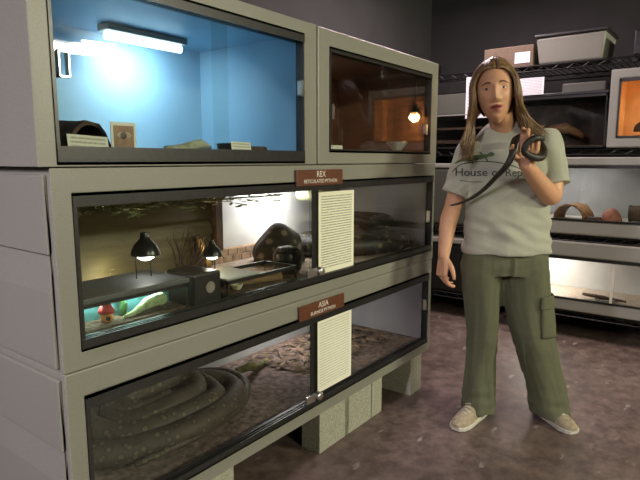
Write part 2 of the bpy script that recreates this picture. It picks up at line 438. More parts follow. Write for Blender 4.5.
# ---- inside the blue cage
def half_log(name, loc, rx, L, rz, m, label, cat, group=None, wall=.010):
    mb = MB(); n = 14; rings = []
    for j in range(9):
        y = (j / 8 - .5) * L; r = []
        for k in range(n + 1):
            a = PI * k / n; q = rx * (1 + .10 * noise.noise(V((k * .7, j * .8, rx * 40)))); r.append((math.cos(a) * q, y, math.sin(a) * q))
        for k in range(n, -1, -1):
            a = PI * k / n; q = rx - wall; r.append((math.cos(a) * q, y, math.sin(a) * q))
        rings.append(r)
    mb.rings(rings)
    o = obj(name, mb, m, smooth=True, angle=50); o.location = loc; o.rotation_euler = (0, 0, math.radians(rz))
    return tag(o, label, cat, group)
ZI1 = 1.1645 + .035
half_log('half_log_hide', (.735, 1.345, ZI1 + .001), .075, .12, 20, 'darkwood', 'dark half log hide behind the name card in the blue cage', 'hide')
tag(sheet('name_card', (.680, FY + .0385, 1.2115), (1, .0, -.05), (0, .12, 1), .105, .030, 'card'), 'narrow white name card leaning in the left of the blue cage', 'card', 'cards in the cages')
# photograph card: a brown eye in close-up
ph = thing('photo_card', (.832, FY + .045, 1.2), 'white-edged photo card of a brown eye in the blue cage', 'photo card', 'cards in the cages')
obj('sheet', MB().box(.796, .868, FY + .044, FY + .046, 1.20, 1.275), mat('white_card', (.85, .84, .80), .6, var=.02), ph, label='white card')
eye = obj('picture', MB().box(.8035, .8605, FY + .0425, FY + .0438, 1.2085, 1.2665), mat('brown_photo_print', (.34, .17, .08), .4, var=.25, scale=30, col2=(.16, .07, .03)), ph, label='brown close-up photograph')
ey = MB(); ey.ell((.832, FY + .0420, 1.242), (.021, .0006, .010), 20, 8); obj('eye_white', ey, mat('photo_eye_white', (.45, .33, .24), .4), eye)
ey = MB(); ey.ell((.830, FY + .0414, 1.242), (.0095, .0006, .0095), 20, 8); obj('eye_iris', ey, mat('photo_eye_iris', (.05, .022, .012), .4), eye)
# pieces along the sill of the blue cage
def branch(name, pts, r, m, label, cat, n=9):
    p = catmull(pts, 5); mb = MB(); rr = interp(r, 5)
    rr = [q * (1 + .25 * noise.noise(v * 40)) for q, v in zip(rr, p)]
    mb.tube(p, rr, n); return tag(obj(name, mb, m, smooth=True), label, cat)
M['palewood'] = mat('pale_driftwood', (.58, .56, .40), .8, var=.25, scale=30, bump=.4)
branch('driftwood', [(1.03, 1.36, ZI1 + .012), (1.10, 1.35, ZI1 + .018), (1.16, 1.36, ZI1 + .030), (1.22, 1.38, ZI1 + .02)], [.010, .014, .016, .008], 'palewood', 'pale driftwood lying on the floor of the blue cage', 'driftwood')
wt = thing('water_bowl', (1.215, 1.31, ZI1), 'small black water bowl on the floor of the blue cage', 'bowl')
obj('bowl', MB().lathe([(.028, 0), (.034, .03), (.030, .032), (.026, .012), (0, .010)], (1.232, 1.31, ZI1 + .001), 18), 'black', wt, smooth=True, angle=50)
tag(sheet('name_card', (1.205, FY + .04, 1.2115), (1, 0, -.02), (0, .1, 1), .085, .026, 'card'), 'white name card leaning near the middle of the blue cage', 'card', 'cards in the cages')
tag(obj('bark_slab', MB().box(1.30, 1.40, 1.29, 1.34, ZI1, ZI1 + .026), 'darkwood', bevel=.006), 'flat dark bark slab on the floor of the blue cage', 'bark')

def tube_fixture(c, a, b, m, r=.013):
    fx = obj('light_fixture', MB().box(a[0], b[0], a[1] - .03, a[1] + .03, a[2] + .014, a[2] + .034), 'cage_pale', c, bevel=.003)
    obj('light_tube', MB().tube([V(a) + V((.01, 0, 0)), V(b) - V((.01, 0, 0))], r, 10), m, fx, smooth=True)
tube_fixture(c1, (1.04, 1.67, 1.579), (1.36, 1.67, 1.579), 'tube_blue')
light('blue_cage_glow', 'AREA', (1.20, 1.66, 1.56), 2.8, (.70, .88, 1), .16, .05, (1.26, 1.79, 1.38))
# ---- inside the brown cage
def heat_lamp(name, loc, r, m, label, cat='heat lamp', legs=None, up=None, stem=True, group=None):
    x, y, z = loc
    t = thing(name, loc, label, cat, group)
    obj('shade', MB().lathe([(r, 0), (r * .98, r * .25), (r * .75, r * .75), (r * .35, r * 1.15), (r * .3, r * 1.6), (.0, r * 1.62), (.0, r * 1.5), (r * .25, r * 1.1), (r * .7, r * .7), (r * .93, r * .2), (r * .95, 0)], loc, 22), 'shade', t, smooth=True, angle=50)
    obj('bulb', MB().ell((x, y, z + r * .12), (r * .66, r * .66, r * .5), 18, 10), m, t, smooth=True)
    obj('highlight_knob', MB().lathe([(r * .10, 0), (r * .10, r * .12)], (x, y - r * .32, z + r * 1.4), 10, (0, -1, 0)), 'metal', t)  # bright knob added for the highlight on the dome
    if legs:
        for dx in (-.6, .6): obj('leg', MB().tube([(x + dx * r, y + r * .3, z + r * .3), (x + dx * r, y + r * .3, legs)], .0022, 6), 'wire', t)
    if up: obj('cord', MB().tube([(x, y, z + r * 1.6), (x, y, up)], .003, 6), 'wire', t)
    return t
ZT = 1.6135
heat_lamp('heat_lamp', (2.45, 1.285, 1.385), .036, 'bulb_o', 'orange heat lamp hanging on a cord in the brown cage', up=ZT, group='heat lamps in the cages')
light('orange_glow', 'POINT', (2.45, 1.285, 1.372), .35, (1, .40, .12), .03)
bw = thing('ceramic_dish', (2.32, 1.31, ZI1), 'white dish on the floor of the brown cage', 'dish')
obj('bowl', MB().lathe([(.026, 0), (.020, .022), (.052, .062), (.048, .064), (.018, .030), (0, .028)], (2.32, 1.31, ZI1 + .001), 22), mat('white_ceramic', (.85, .85, .80), .3, var=.02), bw, smooth=True, angle=50)
tag(sheet('name_card', (1.668, FY + .036, 1.2125), (1, 0, 0), (0, .1, 1), .13, .024, 'card'), 'long white name card along the sill of the brown cage', 'card', 'cards in the cages')
tube_fixture(c4, (1.85, 1.66, 1.578), (2.15, 1.66, 1.578), 'tube')
light('brown_cage_glow', 'AREA', (2.0, 1.62, 1.55), .9, (1, .72, .5), .3, .05, (2.0, 1.6, 1.2))

# ---- inside the middle cage; tanks, planks and dome lamps are solid stand-ins for reflections
Z2 = .681 + .035
struct_sub = obj('substrate', MB().box(.632, 2.535, FY + .037, BY - .027, Z2 + .001, Z2 + .018), 'sand', c2, label='grey sandy bedding')
Z2f = Z2 + .0185
# plank panel at the left stands in for a wall reflected in the glass
pp = MB()
for i in range(5):
    z0 = Z2f + i * .068
    pp.add([(x, y, z) for x in (.66, 1.56) for y, z in ((1.795, z0), (1.760, z0), (1.775, z0 + .069), (1.795, z0 + .069))],
           [(0, 1, 2, 3), (7, 6, 5, 4), (0, 4, 5, 1), (1, 5, 6, 2), (2, 6, 7, 3), (3, 7, 4, 0)])
tag(obj('reflected_planks', pp, 'plank'), 'olive clapboard panel standing in for a reflection in the middle cage glass', 'panel')
for X in (.99, 1.30): pass
tag(obj('batten', MB().box(1.565, 1.600, 1.74, 1.795, Z2f + .062, 1.12), 'darkwood'), 'dark upright batten at the end of the reflected clapboard panel', 'batten')
bk = MB(); bk.tube([(1.47, 1.685, Z2f + .022), (1.47, 1.70, Z2f + .05), (1.465, 1.725, Z2f + .10), (1.46, 1.74, Z2f + .135)], [.055, .062, .058, .036], 14, flat=.22)  # orange slab added in place of the lamp-lit patch on the planks
tag(obj('lit_patch_slab', bk, mat('lit_patch_slab', (.62, .38, .15), .8, var=.25, scale=40, bump=.5), smooth=True), 'orange-brown slab standing in for the lit patch on the clapboard behind the twigs', 'bark')
# low brick-patterned ledge along the back
lg = MB()
for r in range(2):
    for k in range(17):
        x = 1.57 + k * .055 + (r % 2) * .027
        lg.box(x, x + .051, 1.765, 1.795, Z2f + r * .030, Z2f + r * .030 + .027)
lg.box(1.565, 2.49, 1.770, 1.797, Z2f, Z2f + .060)
tag(obj('brick_ledge', lg, mat('buff_brick', (.52, .36, .24), .8, var=.2, scale=40), bevel=.002), 'low buff brick-patterned ledge along the back of the middle cage', 'ledge')

def glass_tank(name, x0, x1, y0, y1, z0, z1, label, lidm='black', post=.008, backing=None, group=None, sub='bark', rim=.016, lidh=.02, lidx=None, backy=None):
    t = thing(name, ((x0 + x1) / 2, (y0 + y1) / 2, z0), label, 'glass tank', group)
    for nm, a, b in (('bottom_rim', z0, z0 + rim), ('top_rim', z1 - rim, z1)):
        mb = MB()
        if nm == 'bottom_rim': mb.box(x0, x1, y0, y1, a, a + .004)
        for bx in ((x0, x1, y0, y0 + post), (x0, x1, y1 - post, y1), (x0, x0 + post, y0, y1), (x1 - post, x1, y0, y1)): mb.box(*bx, a, b)
        obj(nm, mb, 'black', t)
    q = .002
    g = MB(); g.box(x0 + q, x1 - q, y0 + q, y0 + q + .003, z0 + rim, z1 - rim); g.box(x0 + q, x0 + q + .003, y0 + q, y1 - q, z0 + rim, z1 - rim); g.box(x1 - q - .003, x1 - q, y0 + q, y1 - q, z0 + rim, z1 - rim)
    obj('glass_walls', g, 'glass', t)
    for x, y in ((x0 + q, y0 + q), (x1 - q - .006, y0 + q)):
        obj('corner_seal', MB().box(x, x + .006, y - .001, y + .006, z0 + rim, z1 - rim), 'black', t)
    if backing: obj('back_sheet', MB().box(x0 + .004, x1 - .004, (backy or y1 - .008), (backy or y1 - .008) + .004, z0 + rim, z1 - rim), backing, t)
    obj('lid', MB().box(x0 - .003, (lidx or x1) + .003, y0 - .003, y1 + .003, z1 + .0005, z1 + lidh), lidm, t, bevel=.003)
    obj('substrate', MB().box(x0 + .006, x1 - .006, y0 + .006, y1 - .009, z0 + .005, z0 + rim + .004), sub, t)
    return t
M['lid'] = mat('grey_screen_lid', (.13, .14, .15), .5, var=.3, scale=300)
M['lid_pale'] = mat('pale_screen_lid', (.42, .44, .38), .5, var=.2, scale=300)
M['backing'] = mat('blue_green_tank_backing', (.10, .30, .36), .6, scale=16, col2=(.02, .07, .05), detail=5)
tk = glass_tank('glass_tank', .675, 1.03, 1.275, 1.475, Z2f, .820, 'small black-framed tank with blue-green backing, standing in for a reflection in the cage glass', 'lid', backing='backing', group='small tanks standing in for reflections', rim=.010, lidh=.016, backy=1.366)  # solid stand-in for a tank reflected in the glass
# toy red-roofed hut and lit log in it
ht = thing('toy_hut', (.792, 1.325, Z2f + .021), 'red-roofed orange toy hut in the small blue-backed tank', 'ornament')
hz = Z2f + .0146
obj('hut_wall', MB().lathe([(.014, 0), (.017, .010), (.017, .022), (.013, .028)], (.792, 1.325, hz), 12), mat('orange_ornament', (.75, .28, .04), .5, var=.2, scale=60), ht, smooth=True)
obj('hut_roof', MB().lathe([(.023, .025), (.020, .036), (.012, .047), (.003, .053)], (.792, 1.325, hz), 12), mat('red_ornament', (.60, .04, .03), .5, var=.2, scale=60), ht, smooth=True)
obj('hut_doorway', MB().lathe([(.006, 0), (.006, .004)], (.785, 1.3095, hz + .012), 12, (0, -1, 0)), 'black', ht)
M['greenwood'] = mat('pale_green_log', (.50, .62, .34), .7, var=.25, scale=60, bump=.5)
branch('driftwood', [(.835, 1.31, hz + .006), (.875, 1.318, hz + .010), (.925, 1.33, hz + .022), (.970, 1.335, hz + .024), (.990, 1.338, hz + .016)], [.004, .008, .016, .020, .010], 'greenwood', 'pale green driftwood branch in the small blue-backed tank', 'driftwood')
branch('leafy_plant_stem', [(.855, 1.350, hz), (.858, 1.348, hz + .03), (.85, 1.346, hz + .05)], [.010, .014, .006], mat('tank_plant_green', (.05, .16, .04), .7, var=.3, scale=90), 'green plant clump behind the toy hut in the small tank', 'plant')
obj('light_tube', MB().tube([(.72, 1.34, .806), (.99, 1.34, .806)], .004, 8), 'tube_blue', tk, smooth=True)  # tube and the area light after it are added to brighten the tank
light('small_tank_fill', 'AREA', (.855, 1.335, .800), .42, (.75, 1, .9), .25, .01, (.855, 1.36, .7))
heat_lamp('reflected_lamp', (.950, 1.365, .905), .042, 'bulb_w', 'black dome lamp with a white bulb standing in for a reflection above the blue-backed tank', 'lamp', legs=.8365, group='dome lamps standing in for reflections')  # solid stand-in for a lamp reflected in the glass
light('tank_lamp_glow', 'SPOT', (.950, 1.365, .908), 2.2, (.6, 1, .9), .02, target=(.95, 1.37, .7), spot=150)
light('clapboard_fill', 'POINT', (1.05, 1.70, .785), 1.3, (1, .85, .45), .04)  # added point light with no fixture, warms the lower planks
# second tank stands in for a reflection too, with log, dish and lamp above
tk2 = glass_tank('glass_tank', 1.185, 1.535, 1.275, 1.44, Z2f, .796, 'low glass tank with a log inside, standing in for a reflection beside the twig pile', 'lid_pale', group='small tanks standing in for reflections', rim=.012, lidh=.008, lidx=1.33)
half_log('wooden_log', (1.375, 1.355, Z2f + .0175), .030, .22, 68, 'wood', 'brown log lying in the low glass tank', 'log')
ds = thing('feeding_dish', (1.262, 1.315, Z2f + .017), 'small pale feeding dish at the front of the low glass tank', 'dish')
obj('bowl', MB().lathe([(.013, 0), (.021, .016), (.018, .017), (.011, .005), (0, .004)], (1.262, 1.312, Z2f + .017), 18), mat('cream_dish', (.8, .72, .52), .4, var=.03), ds, smooth=True, angle=50)
heat_lamp('reflected_lamp', (1.20, 1.36, .868), .032, 'bulb_w', 'black dome lamp with a white bulb standing in for a reflection above the low glass tank', 'lamp', legs=.8045, group='dome lamps standing in for reflections')
light('second_lamp_glow', 'SPOT', (1.20, 1.36, .872), 1.6, (1, .95, .8), .02, target=(1.22, 1.36, .7), spot=150)
light('lit_patch_fill', 'POINT', (1.40, 1.58, .86), .55, (1, .70, .32), .03)  # added point light with no fixture, feeds the orange patch
# dark box, added in place of a reflection, and the twigs between the tanks
bx = thing('reflected_box', (1.115, 1.36, Z2f), 'black box standing in for a reflected tank side between the two small tanks', 'hide')
obj('shell', MB().box(1.055, 1.165, 1.28, 1.42, Z2f, .838), 'black', bx, bevel=.008)
obj('entrance', MB().lathe([(.018, 0), (.018, .003)], (1.118, 1.281, .790), 18, (0, -1, 0)), mat('pale_entrance_ring', (.28, .24, .20), .6), bx)
tw = MB(); rnd = random.Random(3)
for k in range(26):
    a = V((1.22 + rnd.uniform(-.07, .07), 1.50 + rnd.uniform(-.02, .05), Z2f + .006)); p = [a]; d = V((rnd.uniform(-.5, .5), rnd.uniform(-.2, .2), 1)).normalized()
    for j in range(6):
        d = (d + V((rnd.uniform(-.5, .5), rnd.uniform(-.25, .25), rnd.uniform(-.15, .35)))).normalized(); p.append(p[-1] + d * rnd.uniform(.022, .044))
    p = [V((min(max(q.x, 1.06), 1.42), min(max(q.y, 1.455), 1.70), min(max(q.z, Z2f + .006), 1.02))) for q in p]
    tw.tube(p, [.0045, .004, .0036, .003, .0026, .002, .0014], 5)
tag(obj('twig_pile', tw, 'darkwood'), 'tangle of dark bare twigs standing behind the black box', 'twigs')
# the python: coils along the back right, and a mottled mound
def snake(name, pts, r, m, label, n=12, sub=8, group=None, par=None):
    p = catmull(pts, sub); mb = MB(); mb.tube(p, interp(r, sub), n, flat=.9)
    return tag(obj(name, mb, m, smooth=True), label, 'snake', group)
zz = Z2f + .052
coil = [(2.47, 1.34, zz), (2.40, 1.30, zz), (2.26, 1.31, zz), (2.10, 1.40, zz), (1.98, 1.52, zz), (2.02, 1.64, zz), (2.18, 1.68, zz), (2.36, 1.64, zz), (2.47, 1.54, zz), (2.42, 1.44, zz + .01),
        (2.30, 1.43, zz + .02), (2.18, 1.50, zz + .05), (2.12, 1.57, zz + .085), (2.22, 1.60, zz + .095), (2.36, 1.57, zz + .09), (2.44, 1.48, zz + .085), (2.38, 1.40, zz + .088), (2.26, 1.42, zz + .09), (2.18, 1.48, zz + .12), (2.12, 1.50, zz + .13)]
rad = [.030, .040, .046, .050, .052, .052, .052, .052, .052, .052, .052, .050, .050, .048, .046, .044, .040, .034, .028, .012]
snake('python', coil, rad, 'python', 'dark patterned python coiled behind the right pane of the middle cage')
mound = MB()
def lumpy(q):
    return q * (1 + .16 * noise.noise(q * 14)) if q.z > -.01 else V((q.x, q.y, -.01))
mound.ell((1.80, 1.60, Z2f + .011), (.125, .105, .155), 30, 18, fn=lumpy)
tag(obj('rock_hide', mound, 'rock', smooth=True), 'dark mottled dome hide behind the bowl in the middle cage', 'hide')
bl = thing('water_bowl', (1.665, 1.43, Z2f), 'black crock bowl in front of the mottled dome hide', 'bowl')
obj('bowl', MB().lathe([(.040, 0), (.055, .02), (.058, .075), (.050, .09), (.044, .078), (.040, .02), (0, .016)], (1.625, 1.40, Z2f), 24), 'black', bl, smooth=True, angle=60)
obj('lid', MB().lathe([(.052, .089), (.04, .104), (.015, .110), (0, .111)], (1.625, 1.40, Z2f), 24), 'black', bl, smooth=True)
tb = MB().box(2.02, 2.17, 1.52, 1.70, .985, 1.131)
tag(obj('hanging_tub', tb, 'tub', bevel=.025, seg=4), 'olive plastic tub fixed under the roof of the middle cage', 'tub')
for k, (x, c_) in enumerate(((2.30, (.45, .40, .10)), (2.36, (.08, .12, .40)))): pass
tube_fixture(c2, (1.82, 1.66, 1.098), (2.00, 1.66, 1.098), 'tube')
light('middle_cage_glow', 'AREA', (1.93, 1.66, 1.07), 3.0, (1, .97, 1), .16, .05, (1.95, 1.80, .90))
# pale foliage strip stands in for ceiling-light reflections at the front left
fl = MB(); rnd = random.Random(5)
for k in range(260):
    x = rnd.uniform(.72, 1.50); c = V((x, 1.33 + rnd.uniform(-.03, .03), 1.046 + rnd.uniform(-.012, .016) - .010 * math.sin(x * 30))); a = rnd.uniform(0, 6.28); l = rnd.uniform(.012, .022)
    u = V((math.cos(a), math.sin(a), rnd.uniform(-.3, .3))) * l; w = V((-math.sin(a), math.cos(a), rnd.uniform(-.3, .3))) * l * .4
    fl.add([c - u, c - w, c + u, c + w], [(0, 1, 2, 3)])
fl.tube([(.70, 1.33, 1.055), (1.52, 1.33, 1.055)], .003, 5)
for x in (.72, 1.1, 1.5): fl.tube([(x, 1.33, 1.055), (x, 1.33, 1.131)], .002, 5)
tag(obj('light_streak_leaves', fl, mat('leaf_green', (.36, .44, .20), .45, var=.35, scale=60)), 'pale green leaf strip standing in for ceiling-light reflections in the middle cage glass', 'garland')

# ---- inside the lowest cage
Z3 = .235
obj('substrate', MB().box(.634, 2.528, FY + .037, BY - .027, Z3 + .001, Z3 + .02), mat('brown_bedding', (.26, .18, .15), .85, var=.25, scale=40, bump=.8, col2=(.10, .07, .055)), c3, label='brown bedding')
Z3f = Z3 + .02; zz = Z3f + .062
big = []; rb = []
for k in range(62):
    t = k / 61; a = -2.2 + t * 2 * PI * 4.1; q = 1 - .74 * t
    w_ = 1 + .10 * math.sin(a * 2.3 + 1)
    big.append((1.10 + .375 * q * math.cos(a) * w_, 1.535 + .235 * q * math.sin(a) * (1 + .08 * math.sin(a * 1.7)), Z3f + .045 + .085 * t + .008 * math.sin(a * 3)))
    rb.append(.040 * min(1, .25 + t * 5) * (1 if t < .9 else 1 - (t - .9) * 5))
snake('python', big, rb, 'python_tan', 'large tan python coiled behind the left pane of the lowest cage', sub=4)
branch('driftwood', [(1.56, 1.64, Z3f + .035), (1.62, 1.60, Z3f + .05), (1.66, 1.62, Z3f + .028), (1.78, 1.66, Z3f + .016)], [.012, .02, .018, .008], mat('olive_branch', (.27, .25, .10), .8, var=.3, scale=40), 'olive-brown branch on the floor of the lowest cage', 'branch')
rnd = random.Random(9); lf = MB()
for k in range(240):
    c = V((rnd.uniform(1.75, 2.45), rnd.uniform(1.40, 1.75), Z3f + .016)); a = rnd.uniform(0, 6.28); l = rnd.uniform(.02, .05)
    u = V((math.cos(a), math.sin(a), rnd.uniform(-.15, .15))) * l; w = V((-math.sin(a), math.cos(a), rnd.uniform(-.2, .2))) * l * .25
    lf.add([c - u, c - w, c + u, c + w, c + V((0, 0, .006))], [(0, 1, 4), (1, 2, 4), (2, 3, 4), (3, 0, 4), (3, 2, 1, 0)])
o = tag(obj('leaf_litter', lf, mat('dry_leaves', (.30, .20, .13), .8, var=.35, scale=20)), 'dry brown leaf litter on the floor of the lowest cage', 'leaf litter'); o['kind'] = 'stuff'
tube_fixture(c3, (1.82, 1.70, .615), (2.08, 1.70, .615), 'tube')
light('lowest_cage_glow', 'AREA', (1.95, 1.70, .59), 2.0, (1, .92, .96), .2, .05, (1.98, 1.78, .25))

# ------------------------------------------------------------------ rack along the right wall (faces -x)
RX, RB = 3.833, 4.36
def rack():
    t = thing('wire_shelving_rack', (RX + .26, .7, 0), 'black wire shelving rack holding the tanks along the right wall', 'shelving rack')
    ys = (-.72, 2.06)
    for X in (RX + .035, RB - .02):
        for y in ys: obj('post', MB().tube([(X, y, 0), (X, y, 1.95)], .013, 10), 'wire', t, smooth=True)
    for z in (.185, .695, 1.252, 1.800):
        mb = MB()
        for X in (RX + .012, RB):
            mb.tube([(X, ys[0], z - .006), (X, ys[1], z - .006)], .005, 6); mb.tube([(X, ys[0], z - .040), (X, ys[1], z - .040)], .005, 6)
            n = 60; pts = [(X, ys[0] + (ys[1] - ys[0]) * k / n, z - (.010 if k % 2 else .038)) for k in range(n + 1)]
            mb.tube(pts, .0028, 5)
        for k in range(70):
            y = ys[0] + (ys[1] - ys[0]) * k / 69; mb.tube([(RX + .012, y, z - .003), (RB, y, z - .003)], .0026, 5)
        for y in ys: mb.tube([(RX + .012, y, z - .006), (RB, y, z - .006)], .005, 6)
        obj('wire_shelf', mb, 'wire', t)
    return t
rack()
def rcage(name, label, y0, y1, z0, z1, oy0, oy1, oz0, oz1, lining, depth=.46, shell='cage_pale', posts=(), x0=RX, group='reptile cages on the rack'):
    """a cage whose window faces -x"""
    t = thing(name, (x0 + depth / 2, (y0 + y1) / 2, z0), label, 'reptile cage', group)
    def loop(a, b, c, d, x): return [(x, a, c), (x, b, c), (x, b, d), (x, a, d)]
    iy0, iy1, iz0, iz1 = y0 + .02, y1 - .02, z0 + .025, z1 - .02
    L = [loop(y0, y1, z0, z1, x0 + depth), loop(y0, y1, z0, z1, x0), loop(oy0, oy1, oz0, oz1, x0), loop(oy0, oy1, oz0, oz1, x0 + .025)]
    L2 = [L[3], loop(iy0, iy1, iz0, iz1, x0 + .025), loop(iy0, iy1, iz0, iz1, x0 + depth - .02)]
    mb = MB(); mb.rings(L, 0, False); mb.rings(L2, 1, False); mb.add(L[0], [(0, 1, 2, 3)], 0); mb.add(L2[2], [(3, 2, 1, 0)], 1)
    me = mb.mesh('body', t.location)
    bm = bmesh.new(); bm.from_mesh(me); bmesh.ops.remove_doubles(bm, verts=bm.verts, dist=1e-5); bmesh.ops.recalc_face_normals(bm, faces=bm.faces); bm.to_mesh(me); bm.free()
    obj('body', me, [shell, lining], t, bevel=.008, seg=2)
    fr = MB()
    for bx in ((oy0, oy1, oz0, oz0 + .012), (oy0, oy1, oz1 - .018, oz1), (oy0, oy0 + .008, oz0, oz1), (oy1 - .008, oy1, oz0, oz1)): fr.box(x0 - .003, x0 + .02, bx[0] + .0004, bx[1] - .0004, bx[2] + .0004, bx[3] - .0004)
    obj('window_frame', fr, 'black', t)
    obj('glass_pane', MB().box(x0 + .006, x0 + .010, oy0 + .004, oy1 - .004, oz0 + .006, oz1 - .006), 'glass', t)
    for y in posts: obj('pane_edge_strip', MB().box(x0 + .001, x0 + .006, y - .008, y + .008, oz0 + .012, oz1 - .018), 'lettering', t)
    return t
# bottom shelf
la = rcage('reptile_cage', 'long pale-lit cage on the bottom shelf of the rack', -.62, 1.36, .186, .650, -.58, 1.32, .262, .548, 'white_in', posts=(.592,))
ZL = .186 + .025
obj('substrate', MB().box(RX + .03, RX + .435, -.598, 1.338, ZL + .001, ZL + .045), mat('pale_shavings', (.62, .50, .40), .9, var=.22, scale=70, bump=.9), la, label='pale wood-shaving bedding')
obj('light_fixture', MB().box(RX + .10, RX + .22, .92, 1.28, .575, .622), 'cage_pale', la, bevel=.004)
obj('light_tube', MB().tube([(RX + .16, .94, .565), (RX + .16, 1.26, .565)], .012, 10), 'tube', la, smooth=True)
light('bottom_rack_glow', 'AREA', (RX + .17, 1.10, .55), 4.4, (1, .92, .86), .08, .30, (RX + .26, 1.08, .2))
branch('stick', [(RX + .12, .78, ZL + .075), (RX + .11, .66, ZL + .07), (RX + .12, .52, ZL + .06)], [.010, .014, .007], 'darkwood', 'dark brown stick on the bedding of the bottom rack cage', 'stick')
sd = thing('water_dish', (RX + .10, .645, ZL + .046), 'shallow grey water dish on the bedding in the bottom rack cage', 'dish')
obj('bowl', MB().lathe([(.050, 0), (.065, .020), (.058, .021), (.045, .006), (0, .005)], (RX + .10, .645, ZL + .0455), 24), 'cage', sd, smooth=True, angle=50)
# second shelf
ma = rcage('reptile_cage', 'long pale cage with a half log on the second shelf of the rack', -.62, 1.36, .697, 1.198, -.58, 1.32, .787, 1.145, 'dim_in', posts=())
ZM = .697 + .025
obj('substrate', MB().box(RX + .03, RX + .435, -.598, 1.338, ZM + .001, ZM + .062), mat('white_bedding', (.72, .68, .62), .9, var=.15, scale=80, bump=.8), ma, label='white bedding')
ZMf = ZM + .0625
pn = MB()
for y in (.95, .72, .50): pn.box(RX + .425, RX + .4385, y - .105, y + .105, ZMf, 1.135)
obj('light_fixture', MB().box(RX + .16, RX + .26, .70, 1.15, 1.1685, 1.1775), 'cage_pale', ma, bevel=.004)
obj('light_tube', MB().tube([(RX + .2, .72, 1.160), (RX + .2, 1.13, 1.160)], .012, 10), 'tube', ma, smooth=True)
light('second_shelf_glow', 'AREA', (RX + .2, .92, 1.145), 1.3, (1, .92, .88), .08, .4, (RX + .2, .9, .7))
half_log('half_log_hide', (RX + .16, .88, ZMf), .105, .16, 78, 'wood', 'brown half log arch in the second shelf cage', 'hide')
rb_ = thing('heat_rock', (RX + .15, .635, ZMf), 'round reddish heat rock beside the half log arch', 'heat rock')
obj('rock', MB().ell((RX + .15, .645, ZMf + .010), (.07, .062, .075), 22, 12, fn=lumpy), mat('red_clay', (.40, .15, .10), .7, var=.2, scale=30), rb_, smooth=True)
br = MB(); br.box(RX + .06, RX + .12, .70, .78, ZMf, ZMf + .028); tag(obj('bark_slab', br, 'darkwood', bevel=.006), 'low dark bark slab between the half log and the heat rock', 'bark')
branch('log', [(RX + .17, .55, ZMf + .055), (RX + .17, .40, ZMf + .06), (RX + .17, .24, ZMf + .055)], [.050, .056, .050], 'darkwood', 'thick dark log beside the reddish heat rock', 'log', 12)
# third shelf
ZT3 = 1.2545
tank = glass_tank('glass_tank', RX, RX + .42, .695, 1.30, ZT3, 1.590, 'wide dark glass tank on the third shelf behind the person', 'black')
obj('back_sheet', MB().box(RX + .40, RX + .404, .71, 1.285, ZT3 + .02, 1.57), mat('tank_backing', (.20, .12, .10), .7, scale=7, col2=(.035, .03, .035), detail=6), tank)
branch('driftwood', [(RX + .2, 1.24, ZT3 + .06), (RX + .22, 1.10, ZT3 + .11), (RX + .2, .98, ZT3 + .14), (RX + .22, .86, ZT3 + .08)], [.03, .04, .035, .02], 'wood', 'brown driftwood inside the wide dark glass tank', 'driftwood')
ro = rcage('reptile_cage', 'grey-framed cage with orange-lit window on the third shelf', .02, .684, 1.2545, 1.726, .06, .632, 1.315, 1.668, 'orange_in', depth=.42)
ZO = 1.2545 + .025
obj('substrate', MB().box(RX + .03, RX + .395, .042, .662, ZO + .001, ZO + .045), 'sand', ro, label='pale bedding')
heat_lamp('heat_lamp', (RX + .22, .34, 1.56), .05, 'bulb_o', 'orange heat lamp hanging in the orange-lit rack cage', up=1.703, group='heat lamps in the cages')
light('orange_rack_glow', 'POINT', (RX + .22, .34, 1.52), 4.6, (1, .60, .30), .04)
br = MB().ell((RX + .13, .50, ZO + .085), (.05, .06, .055), 20, 12, fn=lumpy)
tag(obj('rock_hide', br, 'darkwood', smooth=True), 'dark rock hide in the orange-lit rack cage', 'hide')
tag(obj('storage_box', MB().box(RX + .06, RX + .36, .72, .98, 1.6105, 1.672), 'cage_dark', bevel=.008), 'flat grey box lying on the lid of the wide dark tank', 'box')
# left of the person: a grey-topped tank and a grey tub
gt = thing('terrarium', (RX + .21, 1.68, ZT3), 'dark terrarium with a grey upper panel beside the hanging sheet', 'terrarium')
fr = MB()
y0, y1 = 1.37, 2.03
for y in (y0, y1 - .02): fr.box(RX, RX + .02, y, y + .02, ZT3, 1.498)
fr.box(RX, RX + .02, y0, y1, ZT3, ZT3 + .02); fr.box(RX + .4, RX + .42, y0, y1, ZT3, 1.498); fr.box(RX, RX + .42, y0, y1, ZT3, ZT3 + .006)
obj('frame', fr, 'black', gt)
obj('glass_pane', MB().box(RX + .006, RX + .010, y0 + .02, y1 - .02, ZT3 + .02, 1.498), 'glass', gt)
obj('upper_panel', MB().box(RX, RX + .42, y0, y1, 1.506, 1.655), 'cage_dark', gt, bevel=.006)
obj('white_edge', MB().box(RX - .004, RX + .42, y0, y1, 1.4985, 1.5055), 'cage_pale', gt)
obj('lid', MB().box(RX - .002, RX + .42, y0, y1, 1.6555, 1.735), 'black', gt, bevel=.004)
for k, (z0, z1) in enumerate(((1.30, 1.325), (1.40, 1.415))): obj('inner_shelf', MB().box(RX + .03, RX + .38, y0 + .03, y1 - .03, z0, z1), 'darkwood', gt)
g2 = thing('storage_tub', (RX + .21, 1.70, .697), 'grey plastic tub on the second shelf beside the long pale cage', 'tub')
mb = MB(); mb.rings([[(RX + .03, 1.42, .6975), (RX + .39, 1.42, .6975), (RX + .39, 1.98, .6975), (RX + .03, 1.98, .6975)], [(RX + .005, 1.39, 1.12), (RX + .415, 1.39, 1.12), (RX + .415, 2.01, 1.12), (RX + .005, 2.01, 1.12)]])
obj('body', mb, 'cage_dark', g2, bevel=.02, seg=3); obj('lid', MB().box(RX, RX + .42, 1.385, 2.015, 1.1205, 1.155), 'cage_pale', g2, bevel=.008)
